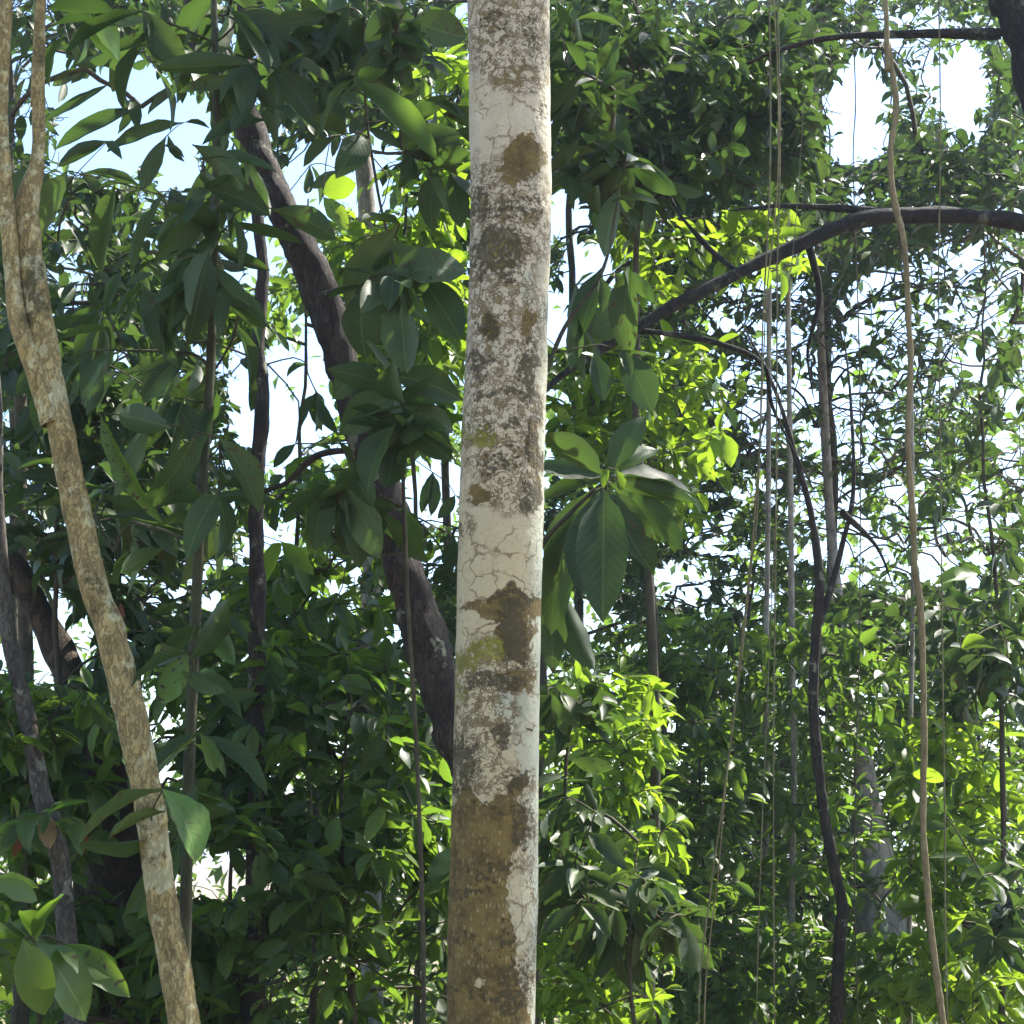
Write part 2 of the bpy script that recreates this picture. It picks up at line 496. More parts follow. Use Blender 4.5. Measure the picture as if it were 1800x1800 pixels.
# ------------------------------------------------------------------ leaf shapes (unit length along +Y, unit width along X, upper face +Z)
def leaf_mesh(name, rows, droop, fold, bend=0.0, tip=1.5, wav=0.0, seed=0, full=0.42):
    t = np.linspace(0, 1, rows + 1)
    prof = np.clip((t - 0.06) / 0.94, 0, 1)
    wd = (prof ** 0.75) * ((1 - prof) ** (tip * 0.62))
    wd = wd / wd.max() * 0.5
    wd = np.maximum(wd, 0.015 * (1 - t) + 0.002)
    lr = np.random.default_rng(seed + 100)
    irr = {u: 1 + (lr.normal(size=rows + 1) * .035 + lr.uniform(-.08, .08)) * (rows > 5) for u in (-1, 1)}
    irr[0] = np.ones(rows + 1)
    V, UV = [], []
    for i, s in enumerate(t):
        cz = -droop * s * s
        cy = s * (1 - 0.25 * droop * s)
        cx = bend * math.sin(math.pi * s)
        for j, u in enumerate((-1, 0, 1)):
            x = u * wd[i] * irr[u][i]
            z = cz + abs(x) * fold + (wav * math.sin(s * 17 + seed + 1.7 * u) if u else 0)
            V.append((cx * 0.9 + x, cy, z))
            UV.append((0.5 + 0.5 * u * (wd[i] / 0.5 if wd[i] > .03 else .05), s))
    n = rows + 1
    idx = np.arange(n * 3).reshape(n, 3)
    Q = np.stack([idx[:-1, :-1], idx[:-1, 1:], idx[1:, 1:], idx[1:, :-1]], -1).reshape(-1, 4)
    return np.array(V, np.float32), Q, np.array(UV, np.float32)


HI = [leaf_mesh('h', 10, d, f, b, 1.3, wv, k) for k, (d, f, b, wv) in enumerate([(0.10, 0.30, 0.0, 0.012), (0.32, 0.22, 0.10, 0.018), (0.24, 0.35, -0.12, 0.016), (0.45, 0.18, 0.05, 0.02), (0.05, 0.15, -0.06, 0.012), (0.16, 0.42, 0.16, 0.02)])]
LO = [leaf_mesh('l', 4, d, f, b, 1.3, 0.0, k) for k, (d, f, b) in enumerate([(0.10, 0.30, 0.0), (0.32, 0.22, 0.10), (0.24, 0.35, -0.12), (0.45, 0.18, 0.05), (0.05, 0.15, -0.06), (0.16, 0.42, 0.16)])]
VL = [leaf_mesh('v', 2, d, f, b, 1.1, 0.0, k) for k, (d, f, b) in enumerate([(0.10, 0.30, 0.0), (0.32, 0.22, 0.05), (0.24, 0.35, -0.05), (0.45, 0.18, 0.0), (0.05, 0.15, 0.0), (0.16, 0.42, 0.05)])]
_leafcache = {}


def leaf_data(k, mat):
    key = (k, mat.name)
    if key not in _leafcache:
        me = make_mesh('leaf', HI[k][0], HI[k][1], True, HI[k][2])
        me.materials.append(mat)
        _leafcache[key] = me
    return _leafcache[key]


def add_leaf(root, pos, yd, zd, length, width, k, mat, label=None):
    yd = nrm(yd)
    zd = nrm(zd - yd * (zd @ yd))
    xd = np.cross(yd, zd)
    M = np.eye(4)
    M[:3, 0], M[:3, 1], M[:3, 2] = xd * width, yd * length, zd * length * 0.8
    M[:3, 3] = pos - np.array(root.location)
    o = bpy.data.objects.new('leaf', leaf_data(k, mat))
    COL.objects.link(o)
    o.parent = root
    o.matrix_basis = Matrix(M.tolist())
    if label:
        o['label'] = label
    return o


def merged_leaves(name, pos, yd, zd, ln, wd, var, shapes, mat, parent, **props):
    Vs, Qs, Us, off = [], [], [], 0
    for k in range(len(shapes)):
        s = np.where(var == k)[0]
        if not len(s):
            continue
        V0, Q0, U0 = shapes[k]
        y = yd[s] / np.linalg.norm(yd[s], axis=1)[:, None]
        z = zd[s] - y * (zd[s] * y).sum(1)[:, None]
        z /= np.linalg.norm(z, axis=1)[:, None] + 1e-9
        x = np.cross(y, z)
        V = pos[s][:, None] + V0[None, :, 0, None] * (x * wd[s, None])[:, None] + V0[None, :, 1, None] * (y * ln[s, None])[:, None] + V0[None, :, 2, None] * (z * ln[s, None] * .8)[:, None]
        nv = len(V0)
        Q = (Q0[None] + (np.arange(len(s)) * nv)[:, None, None] + off).reshape(-1, 4)
        Vs.append(V.reshape(-1, 3))
        Qs.append(Q)
        Us.append(np.tile(U0, (len(s), 1)))
        off += len(s) * nv
    if not Vs:
        return None
    me = make_mesh(name, np.vstack(Vs), np.vstack(Qs), True, np.vstack(Us))
    return link(name, me, mat, parent, kind='stuff', **props)


# openings through which the sky shows: px, py, rx, ry, share of leaves missing
GAPS = np.array([
    (200, 220, 150, 115, .95), (110, 150, 45, 60, .9), (300, 265, 45, 70, .85), (560, 320, 60, 80, .9), (645, 310, 45, 95, .8),
    (460, 420, 22, 65, .93), (548, 600, 20, 60, .95), (505, 710, 85, 95, .96), (430, 700, 28, 70, .9), (770, 865, 52, 62, .93),
    (490, 950, 55, 50, .75), (1000, 370, 42, 42, .92), (1028, 480, 48, 55, .9), (985, 560, 26, 55, .9), (378, 1060, 30, 18, .93),
    (90, 1130, 70, 80, .8), (760, 960, 45, 60, .6), (690, 1080, 70, 60, .5), (300, 1360, 18, 18, .9), (275, 1270, 32, 40, .7),
    (390, 1540, 90, 48, .78), (50, 1720, 60, 60, .6), (570, 1330, 70, 40, .45), (650, 1735, 170, 60, .6), (490, 1370, 40, 25, .6),
    (1520, 210, 62, 95, .8), (1690, 190, 42, 105, .76), (1590, 80, 80, 70, .7), (1480, 560, 200, 150, .4), (1560, 700, 130, 130, .52),
    (1440, 800, 120, 150, .58), (1700, 500, 90, 120, .5), (1500, 900, 200, 90, .42), (1340, 600, 90, 80, .5), (1200, 1020, 50, 28, .7),
    (1150, 420, 60, 60, .3), (125, 480, 50, 40, .6), (290, 410, 60, 50, .5), (130, 380, 50, 30, .5), (1750, 1280, 40, 60, .6), (700, 640, 30, 40, .6),
    (720, 330, 80, 120, .35), (1100, 130, 30, 20, .3), (60, 60, 50, 60, .5)])


def gap_share(px, py, fine=True):
    nz = fbm(np.stack([px / 46, py / 46, px * 0], -1), 4, 2)[:, None] * .55
    d = nz + ((px[:, None] - GAPS[:, 0]) / GAPS[:, 2]) ** 2 + ((py[:, None] - GAPS[:, 1]) / GAPS[:, 3]) ** 2
    g = (np.clip((1.15 - d) / 0.3, 0, 1) * GAPS[:, 4]).max(1) * .965
    if fine:
        g = np.maximum(g, speckle(px, py))
    return g


def speckle(px, py):
    # small holes between the leaves: many in the thin crowns on the right, some on the left
    n = vnoise(np.stack([px / 17, py / 13, px * 0 + 3.3], -1), 8) + .45 * vnoise(np.stack([px / 90, py / 90, px * 0], -1), 9)
    right = np.clip((px - 1120) / 160, 0, 1) * np.clip((1130 - py) / 130, 0, 1) * np.clip((py - 330) / 150, .45, 1)
    left = np.clip((820 - px) / 60, 0, 1) * np.clip((1300 - py) / 200, 0, 1)
    th = .92 - .80 * right - .46 * left
    return np.clip((n - th) / .12, 0, 1) * .93


def connect(stem_nodes, pts, free=0):
    """greedy growth: every point hangs on the nearest wood; returns nodes and parent index"""
    S = np.asarray(stem_nodes, float)
    ns = len(S)
    d0 = np.array([np.min(np.linalg.norm(S - p, axis=1)) for p in pts]) if len(pts) else np.zeros(0)
    order = np.argsort(d0)
    P = np.zeros((ns + len(pts), 3))
    P[:ns] = S
    par = np.full(ns + len(pts), -1)
    cost = np.zeros(ns + len(pts))
    dead = []
    for c, i in enumerate(order):
        n = ns + c
        dv = pts[i] - P[:n]
        d = np.linalg.norm(dv, axis=1) + 0.25 * cost[:n] + 0.35 * np.maximum(-dv[:, 2], 0)
        j = -1
        for q_ in range(4):
            jj = int(np.argmin(d))
            d[jj] += 1e6
            seg3 = P[jj] + dv[jj] * np.array([.3, .55, .8])[:, None]
            gx_, gy_, _ = project(seg3)
            if i >= len(pts) - free or gap_share(gx_, gy_, False).max() < .72:
                j = int(jj)
                break
        if j < 0:
            j = jj
            dead.append(n)
        P[n] = pts[i]
        par[n] = j
        cost[n] = cost[j] + np.linalg.norm(pts[i] - P[j])
    # drop points that could only be reached across an opening, with all that hangs on them
    bad = set(dead)
    for i in range(ns, len(P)):
        if par[i] in bad:
            bad.add(i)
    keep = np.array([i not in bad for i in range(len(P))])
    new = np.cumsum(keep) - 1
    P2 = P[keep]
    par2 = par[keep]
    par2 = np.where(par2 >= 0, new[par2], -1)
    return P2, par2, ns


def twig_mesh(P, par, ns, r0=0.0022, rmax=0.02, sides=4):
    n = len(P)
    load = np.ones(n)
    for i in range(n - 1, ns - 1, -1):
        load[par[i]] += load[i]
    Vs, Qs, off = [], [], 0
    for i in range(ns, n):
        j = par[i]
        a, b = P[j], P[i]
        L_ = np.linalg.norm(b - a)
        if L_ < 1e-4:
            continue
        side = rng.normal(size=3) * 0.09 * L_
        mid = (a + b) / 2 + side + np.array([0, 0, 0.06 * L_])
        rb = min(r0 * load[i] ** 0.45, rmax)
        ra = min(r0 * (load[i] + .6) ** 0.45 * 1.15, rmax)
        V, Q = tube(catmull([a, mid, b], 5), np.linspace(ra, rb, 5), sides)
        Vs.append(V)
        Qs.append(Q + off)
        off += len(V)
    return (np.vstack(Vs), np.vstack(Qs)) if Vs else (None, None)


def grow_leaves(P, par, ns, lpn, ln, droop, spread=0.95, aspect=0.38, back=0.5, face=0.0):
    n = len(P) - ns
    idx = np.repeat(np.arange(ns, len(P)), lpn)
    k = np.tile(np.arange(lpn), n)
    d = P[idx] - P[par[idx]]
    dl = np.linalg.norm(d, axis=1)[:, None] + 1e-6
    d = d / dl
    s = (k / max(lpn, 1)) * np.clip(dl[:, 0], ln * .9, back)
    pos = P[idx] - d * s[:, None]
    ref = np.tile([0, 0, 1.0], (len(idx), 1)) + rng.normal(size=(len(idx), 3)) * .1
    a = np.cross(d, ref)
    a /= np.linalg.norm(a, axis=1)[:, None] + 1e-6
    b = np.cross(d, a)
    ang = k * math.pi + np.repeat(rng.normal(size=n) * .6, lpn) + rng.normal(size=len(idx)) * .55
    rad = a * np.cos(ang)[:, None] + b * np.sin(ang)[:, None]
    yd = d * 0.6 + rad * spread + np.array([0, 0, -1.0]) * (droop + rng.normal(size=len(idx)) * 0.25)[:, None] + rng.normal(size=(len(idx), 3)) * .15
    yd /= np.linalg.norm(yd, axis=1)[:, None]
    zd = np.array([0, -face, 1.0 - 0.5 * face]) + rng.normal(size=(len(idx), 3)) * 0.55
    length = ln * rng.uniform(0.55, 1.18, len(idx))
    width = length * aspect * rng.uniform(0.8, 1.2, len(idx))
    return pos, yd, zd, length, width


def cull(pos, yd, ln, extra=1.0):
    c = pos + yd * (ln * .55)[:, None]
    px, py, z = project(c)
    g = gap_share(px, py)
    # a leaf may also reach into an opening with its tip
    for f in (.25, .95):
        px2, py2, _ = project(pos + yd * (ln * f)[:, None])
        g = np.maximum(g, gap_share(px2, py2) * .85)
    return rng.uniform(size=len(pos)) >= g * extra


TRUNK_X = (785, 972)


def plant(name, label, cat, group, stem, srad, blobs, lpn, ln, mat, twigmat, droop=0.35, n_obj=300, shapes=LO, aspect=0.38,
          hand=(), stemmat=None, gaps=1.0, seg=8, stem_n=40, face=0.25, trunk_name='stem', r0=0.0022, branches=(), min_px=10):
    """stem: list of world points from the ground up; blobs: (px, py, rx, ry, Y0, Y1, n) where leafy twigs stand"""
    base = np.array(stem[0], float)
    root = thing(name, label, cat, base, group)
    path = catmull(stem, stem_n)
    path[1:, :2] += (np.stack([fbm(path * 1.1, 61), fbm(path * 1.1 + 7, 62)], -1) * (.06 if len(stem) == 4 else .008) * np.linspace(0, 1, stem_n)[:, None] ** .5)[1:]
    rad = np.interp(np.linspace(0, 1, stem_n), np.linspace(0, 1, len(srad)), srad)
    V, Q = tube(path, rad, seg, 0.12, 9, random.randrange(99))
    link(trunk_name, make_mesh(trunk_name, V, Q), stemmat or twigmat, root)
    nodes = [path[int(stem_n * 0.12):]]
    for bp, br in branches:
        bn = 26
        bpath = catmull(bp, bn)
        bpath[1:-1] += rng.normal(size=(bn - 2, 3)) * 0.006
        V, Q = tube(bpath, np.interp(np.linspace(0, 1, bn), np.linspace(0, 1, len(br)), br), 8, 0.12, 11, random.randrange(99))
        link('branch', make_mesh('branch', V, Q), stemmat or twigmat, root)
        nodes.append(bpath[2:])
    nodes = np.vstack(nodes)
    pts = []
    for (cx, cy, rx, ry, Y0, Y1, n) in blobs:
        a = rng.uniform(0, 2 * math.pi, n)
        r = np.sqrt(rng.uniform(0, 1, n))
        px, py = cx + rx * r * np.cos(a), cy + ry * r * np.sin(a)
        ok = rng.uniform(size=n) > gap_share(px, py) * .7 * gaps
        for x, y in zip(px[ok], py[ok]):
            p = at(x, y, rng.uniform(Y0, Y1))
            if p[2] > ground_z(p[0], p[1]) + 0.12:
                pts.append(p)
    hb = [at(h[0], h[1], h[5]) for h in hand]
    allp = np.array(pts + hb) if pts or hb else np.zeros((0, 3))
    # keep order known: growth sorts, so leaves only sprout from the twig points
    if len(allp):
        P, par, ns = connect(nodes, allp, len(hb))
        V, Q = twig_mesh(P, par, ns, r0)
        if V is not None:
            link('twigs', make_mesh('twigs', V, Q), twigmat, root, kind='stuff')
        if lpn and pts:
            pos, yd, zd, le, wi = grow_leaves(P, par, ns, lpn, ln, droop, aspect=aspect, face=face)
            keep = cull(pos, yd, le, gaps)
            pos, yd, zd, le, wi = [q[keep] for q in (pos, yd, zd, le, wi)]
            px, py, z = project(pos + yd * (le * .5)[:, None])
            infr = (px > 0) & (px < 1800) & (py > 0) & (py < 1800) & ~((px > TRUNK_X[0]) & (px < TRUNK_X[1]) & (z > 4.6))
            size = le / z * 900 / T * infr
            order = np.argsort(-size)
            sel = [i for i in order[:n_obj] if size[i] > min_px]
            var = rng.integers(0, len(HI), len(pos))
            for i in sel:
                add_leaf(root, pos[i], yd[i], zd[i], le[i], wi[i], int(var[i]), mat)
            rest = np.setdiff1d(np.arange(len(pos)), sel)
            if len(rest):
                merged_leaves('foliage', pos[rest], yd[rest], zd[rest], le[rest], wi[rest], var[rest], shapes, mat, root)
    for h in hand:
        bx, by, tx, ty, wpx, Y = h[:6]
        hm = h[6] if len(h) > 6 and h[6] else mat
        dY = h[7] if len(h) > 7 else random.uniform(-0.06, 0.06)
        b, t = at(bx, by, Y), at(tx, ty, Y + dY)
        yd = t - b
        length = np.linalg.norm(yd)
        zd = (CAM - b) / np.linalg.norm(CAM - b) * random.uniform(.7, 1.1) * random.choice((1, 1, -1)) + np.array([0, 0, .5]) + rng.normal(size=3) * .25
        add_leaf(root, b, yd, zd, length * 1.04, wpx * mpp(b) * 1.12, random.randrange(6), hm, h[8] if len(h) > 8 else None)
    return root


def gpt(px, Y, py=1800):
    """ground point under a pixel column"""
    p = at(px, py, Y)
    return np.array([p[0], p[1], float(ground_z(p[0], p[1])) - 0.05])


# ------------------------------------------------------------------ the pale lichen-covered trunk
def pale_tree():
    ys = np.array([0, 300, 450, 600, 780, 900, 1100, 1350, 1600, 1800.])
    le = np.array([822, 826, 826, 820, 811, 807, 803, 797, 789, 787.])
    ri = np.array([966, 970, 968, 964, 956, 955, 950, 947, 945, 942.])
    Yb, Yt = 4.42, 4.20
    rows = np.concatenate([np.linspace(1800, 0, 620)])
    pts, rad = [], []
    for y in rows:
        cx = (np.interp(y, ys, le) + np.interp(y, ys, ri)) / 2
        hw = (np.interp(y, ys, ri) - np.interp(y, ys, le)) / 2
        p = at(cx, y, Yb + (Yt - Yb) * (1 - y / 1800))
        pts.append(p)
        rad.append(hw * mpp(p))
    pts, rad = np.array(pts), np.array(rad)
    k = np.ones(41) / 41
    for c in range(3):
        s = np.convolve(np.pad(pts[:, c], 20, mode='reflect', reflect_type='odd'), k, 'valid')
        pts[:, c] = s
    rad = np.convolve(np.pad(rad, 20, mode='edge'), k, 'valid')
    dirb = nrm(pts[30] - pts[0])
    dirt = nrm(pts[-1] - pts[-40])
    gz = float(ground_z(pts[0][0], pts[0][1]))
    nb = 40
    low = np.array([pts[0] - dirb * (pts[0][2] - gz + .1) / dirb[2] * (1 - i / nb) for i in range(nb)])
    lowr = rad[0] * (1 + 0.5 * np.exp(-np.linspace(0, 6, nb)))
    nt_ = 80
    hi = np.array([pts[-1] + (dirt * .6 + np.array([0.0, 0.12, .8])) * 7.0 * (i + 1) / nt_ for i in range(nt_)])
    hir = rad[-1] * np.linspace(1, 0.55, nt_)
    path = np.vstack([low, pts, hi])
    r = np.concatenate([lowr, rad, hir])
    seg = 112
    V, Q = tube(path, r, seg)
    # slow swellings
    C = np.repeat(path, seg, 0)
    V = C + (V - C) * (1 + 0.030 * fbm(V * np.array([5, 5, 2.6]), 3, 3) + 0.010 * fbm(V * 22, 13, 2))[:, None]
    # uv in metres
    n = len(path)
    leng = np.concatenate([[0], np.cumsum(np.linalg.norm(np.diff(path, axis=0), axis=1))])
    ang = np.arange(seg) / seg * 2 * math.pi
    # repeat last column for a clean seam at the back (angle 0 faces the camera)
    a2 = (ang + math.pi) % (2 * math.pi) - math.pi
    UV = np.stack([np.tile(a2 * 0.118, n), np.repeat(leng, seg)], -1)
    me = make_mesh('trunk', V, Q)
    l = me.uv_layers.new(name='UVMap')
    luv = UV[Q.ravel()].reshape(-1, 4, 2)
    wrap = (luv[:, :, 0].max(1) - luv[:, :, 0].min(1)) > 0.3
    fix = luv[wrap]
    fix[..., 0] = np.where(fix[..., 0] < 0, fix[..., 0] + 2 * math.pi * 0.118, fix[..., 0])
    luv[wrap] = fix
    l.data.foreach_set('uv', luv.astype(np.float32).ravel())
    # stain masks and two painted light tints, placed round the trunk by the angle and height at which they sit
    px, py, z = project(V)
    front = np.repeat(np.ones(n), seg) * (np.tile(np.cos(a2), n) > -0.15)
    jit = fbm(V * 14, 21, 3)
    jit2 = fbm(V * 14 + 40, 31, 3)
    X, Yp = px + jit * 16, py + jit2 * 20
    def blob(items):
        m = np.zeros(len(V))
        for (x, y, rx, ry, s) in items:
            d = np.sqrt(((X - x) / rx) ** 2 + ((Yp - y) / ry) ** 2)
            m = np.maximum(m, min(1, s * 1.12) * np.clip(1.85 - d, 0, 1))
        return m * front
    back = (1 - front)
    brown = blob([(925, 270, 26, 32, .8), (915, 312, 22, 22, .6), (905, 1062, 52, 22, .9), (850, 1065, 35, 10, .7), (905, 1110, 30, 40, .9), (845, 871, 17, 15, .75), (930, 560, 12, 18, .7), (850, 575, 16, 13, .7),
                  (905, 1200, 26, 20, .55), (905, 1368, 14, 18, .7), (942, 800, 9, 60, .6)])
    bx = np.interp(py, [1385, 1400, 1420, 1450, 1500, 1550, 1600, 1660, 1700, 1760, 1800, 2400], [840, 895, 925, 930, 906, 894, 893, 905, 908, 926, 936, 955]) + jit * 6
    topedge = 1402 + 14 * np.sin(px * 0.09) + 10 * jit
    big = np.clip((bx - px) / 14 + .5, 0, 1) * np.clip((py - topedge) / 14 + .5, 0, 1)
    brown = np.maximum(brown, big * front)
    brown *= 1 - np.clip(1.5 - np.sqrt(((X - 850) / 14) ** 2 + ((Yp - 1726) / 16) ** 2), 0, 1) * .7
    crust = np.clip((py - 1390) / 20, 0, 1) * (0.5 + 0.5 * np.clip(1.4 - np.sqrt(((px - 860) / 70) ** 2 + ((py - 1590) / 90) ** 2), 0, 1))
    dark = blob([(875, 440, 36, 30, .9), (850, 360, 22, 20, .7), (905, 375, 26, 18, .5), (845, 475, 18, 12, .55), (850, 575, 15, 12, .75), (838, 632, 18, 16, .7), (922, 645, 16, 14, .75), (905, 690, 22, 9, .75), (850, 690, 26, 7, .7),
                 (938, 690, 9, 60, .8), (940, 620, 8, 45, .6), (944, 800, 9, 26, .7), (938, 862, 12, 22, .9), (900, 745, 12, 9, .75), (850, 752, 18, 14, .6), (870, 823, 30, 10, .55), (905, 800, 24, 14, .45),
                 (905, 1042, 36, 8, .8), (902, 1115, 24, 42, .95), (890, 1090, 18, 16, .7), (890, 1140, 24, 12, .7), (870, 1207, 40, 9, .8), (855, 1192, 20, 8, .7), (872, 1291, 13, 13, 1.0), (845, 1370, 12, 8, .4), (816, 1335, 18, 26, .85),
                 (808, 1370, 12, 22, .7), (905, 1360, 16, 16, .7), (890, 1420, 40, 6, .6), (918, 1445, 9, 40, .6), (915, 1490, 6, 18, .6), (865, 1530, 32, 14, .45), (835, 1560, 36, 10, .55), (895, 1650, 14, 20, .5), (905, 1735, 22, 34, .6), (820, 1650, 22, 12, .35), (850, 1750, 60, 7, .5),
                 (945, 365, 8, 25, .5), (950, 190, 7, 30, .4), (935, 65, 14, 30, .5), (868, 40, 16, 20, .5), (835, 1150, 14, 14, .5), (845, 985, 5, 4, .0)])
    moss = blob([(842, 763, 24, 18, .8), (828, 745, 14, 12, .5), (835, 1150, 24, 18, .85), (865, 1140, 14, 16, .95), (808, 1210, 10, 30, .6), (822, 1390, 12, 20, .4), (880, 440, 26, 20, .35), (845, 1700, 40, 30, .25)])
    mott = blob([(900, 60, 62, 66, .62), (915, 125, 45, 24, .7), (880, 330, 55, 40, .55), (890, 400, 60, 60, .72), (870, 500, 50, 60, .62), (890, 580, 55, 60, .58), (850, 650, 40, 40, .5), (900, 720, 52, 50, .55), (860, 760, 50, 40, .55), (890, 820, 50, 26, .5),
                 (890, 870, 50, 24, .4), (815, 925, 14, 18, .5), (870, 1180, 50, 40, .6), (850, 1260, 46, 40, .45), (830, 1350, 36, 40, .6), (890, 1370, 40, 30, .45), (925, 1500, 20, 60, .3), (940, 1620, 10, 80, .5), (930, 1730, 14, 40, .4)])
    rb = np.clip(fbm(V * 3.5, 55, 3) * 0.9 + 0.25, 0, 1)
    outf = np.clip(np.maximum((py - 1850) / 60, -(py + 60) / 60), 0, 1) * front + back
    mott = np.maximum(mott * .72, outf * rb)
    brown = np.maximum(brown, outf * np.clip(fbm(V * 3 + 9, 77, 3), 0, 1))
    warm_light = np.clip((py - 640) / 360, 0, 1)  # yellowish bounce light on the lower trunk, put into the bark colour
    pale = np.clip((px - np.interp(py, ys, ri) + 30) / 26, 0, 1) * np.clip((py - 250) / 500, 0.3, 1)  # cool rim of sky light along the right edge, painted into the bark
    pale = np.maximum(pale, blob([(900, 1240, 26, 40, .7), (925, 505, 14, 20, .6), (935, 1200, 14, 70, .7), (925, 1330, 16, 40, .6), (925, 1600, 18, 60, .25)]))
    for nm, arr in (('brown', brown), ('dark', dark), ('moss', moss), ('mott', mott), ('crust', crust), ('warm_light', warm_light), ('pale', pale)):
        at_ = me.attributes.new(nm, 'FLOAT', 'POINT')
        at_.data.foreach_set('value', np.clip(arr, 0, 1).astype(np.float32))
    root = thing('pale_bark_tree', 'thick straight tree trunk with pale cream bark, brown lichen plates and moss', 'tree', path[0])
    link('trunk', me, pale_bark(), root)
    # a snapped twig on the right side and bark flake
    b = at(948, 1290, 4.36)
    V, Q = tube(catmull([b + np.array([-.03, .0, -.0]), at(935, 1283, 4.285), at(912, 1279, 4.27)], 8), np.linspace(.0035, .002, 8), 6)
    link('twig', make_mesh('twig', V, Q), B_TWIG, root)
    # crown high over the frame
    top = path[-1]
    nodes = [path[-45:]]
    for i in range(9):
        a = i * 2.4 + .4
        d = np.array([math.cos(a) * 2.6, abs(math.sin(a)) * 2.4 + .4, 1.2 + .3 * (i % 3)])
        s = path[-40 + i * 4]
        bp = catmull([s, s + d * .45 + np.array([0, 0, .25]), s + d], 16)
        V, Q = tube(bp, np.linspace(.05, .012, 16), 8, .1)
        link('branch', make_mesh('branch', V, Q), B_GREY, root)
        nodes.append(bp[3:])
    nodes = np.vstack(nodes)
    crown(root, nodes, top + np.array([0.3, 2.0, 1.2]), (3.2, 3.0, 1.5), 420, M_LEAF)
    return root


def crown(root, nodes, c, rad, n, mat, lpn=9, ln=0.17):
    q = rng.normal(size=(n, 3))
    q = q / np.linalg.norm(q, axis=1)[:, None] * rng.uniform(0.25, 1, n)[:, None] ** (1 / 2.2)
    pts = c + q * np.array(rad)
    px, py, z = project(pts)
    pts = pts[(py < -30)]
    P, par, ns = connect(nodes, pts)
    V, Q = twig_mesh(P, par, ns, 0.003)
    link('twigs', make_mesh('twigs', V, Q), B_TWIG, root, kind='stuff')
    pos, yd, zd, le, wi = grow_leaves(P, par, ns, lpn, ln, 0.3)
    var = rng.integers(0, 6, len(pos))
    merged_leaves('foliage', pos, yd, zd, le, wi, var, VL, mat, root)


pale_tree()


# ------------------------------------------------------------------ other trees with trunks traced in the photograph
def trunk_obj(root, pix, Y, wpx, mat, seg=20, n=160, rough=0.1, rscale=12, name='trunk', to_ground=True, up=0.0, dY=0.0, ground_shift=0.0):
    """pix from bottom to top; Y at the bottom, Y+dY at the top"""
    pix, wpx = list(pix), list(wpx)
    if to_ground and pix[0][1] >= 1780 and len(wpx) == len(pix):
        (x0, y0), (x1, y1) = pix[0], pix[1]
        pix.insert(0, (x0 + (x0 - x1) / (y0 - y1) * 180, y0 + 180))
        wpx.insert(0, wpx[0])
    m = len(pix)
    pts = [at(x, y, Y + dY * i / (m - 1)) for i, (x, y) in enumerate(pix)]
    rad = [w_ * .5 * mpp(p) for w_, p in zip(np.interp(np.arange(m), np.linspace(0, m - 1, len(wpx)), wpx), pts)]
    if to_ground:
        d = pts[0] - pts[1]
        g = pts[0].copy()
        drop = g[2] - (float(ground_z(g[0], g[1])) - .05)
        g = g + np.array([d[0], d[1], 0]) / max(-d[2], .2) * drop * .5
        g[2] = float(ground_z(g[0], g[1])) - .06
        pts.insert(0, g)
        rad.insert(0, rad[0] * 1.25)
    if up:
        d = nrm(pts[-1] - pts[-2])
        e = pts[-1] + (d + np.array([0, 0, .4])) * up
        pts.append(e)
        rad.append(rad[-1] * .6)
    path = catmull(pts, n)
    r = np.interp(np.linspace(0, 1, n), np.linspace(0, 1, len(rad)), rad)
    V, Q = tube(path, r, seg, rough, rscale, random.randrange(99))
    if root is not None:
        link(name, make_mesh(name, V, Q), mat, root)
    return V, Q, path


def tree(name, label, cat, pix, Y, wpx, mat, extra=(), group=None, crown_at=None, crown_n=160, crown_r=(2.2, 2.0, 1.2), crown_mat=None, **kw):
    V, Q, path = trunk_obj(None, pix, Y, wpx, mat, **kw)
    root = thing(name, label, cat, path[0], group)
    link('trunk', make_mesh('trunk', V, Q), mat, root)
    for (p, Yb, wp, dY) in extra:
        V, Q, pb = trunk_obj(None, p, Yb, wp, mat, seg=14, n=110, rough=.2, rscale=9, to_ground=False, dY=dY)
        link('branch', make_mesh('branch', V, Q), mat, root)
    if crown_at is not None:
        nodes = [path[-6:]]
        for i in range(6):
            a = i * 2.4
            s = path[-7 + i]
            e = np.array(crown_at) + np.array([math.cos(a) * crown_r[0] * .6, math.sin(a) * crown_r[1] * .6, 0])
            bp = catmull([s, (s + e) / 2 + np.array([0, 0, .3]), e], 14)
            Vb, Qb = tube(bp, np.linspace(.035, .01, 14), 6, .1)
            link('branch', make_mesh('branch', Vb, Qb), mat, root)
            nodes.append(bp[3:])
        crown(root, np.vstack(nodes), np.array(crown_at), crown_r, crown_n, crown_mat or M_LEAF)
    return root


# forked tan tree on the left
tree('forked_tree', 'slim tan-barked tree leaning and forking into two stems, bark peeling in patches', 'tree',
     [(327, 1810), (311, 1720), (283, 1580), (267, 1440), (237, 1290), (200, 1130), (157, 1000), (116, 800), (84, 640), (60, 500), (48, 400), (50, 345), (66, 280), (68, 160), (70, 60), (74, -60)], 4.55,
     [54, 55, 52, 52, 56, 54, 49, 48, 46, 46, 44, 40, 24, 21, 20, 19], B_TAN,
     extra=[([(92, 745), (62, 650), (30, 560), (20, 450), (8, 300), (4, 160), (14, -40), (20, -200)], 4.53, [36, 36, 32, 28, 26, 22, 20, 18], -0.05)],
     n=240, seg=24, rough=0.09, rscale=16, up=4.0, crown_at=(-2.4, 6.6, 8.0), crown_n=220)
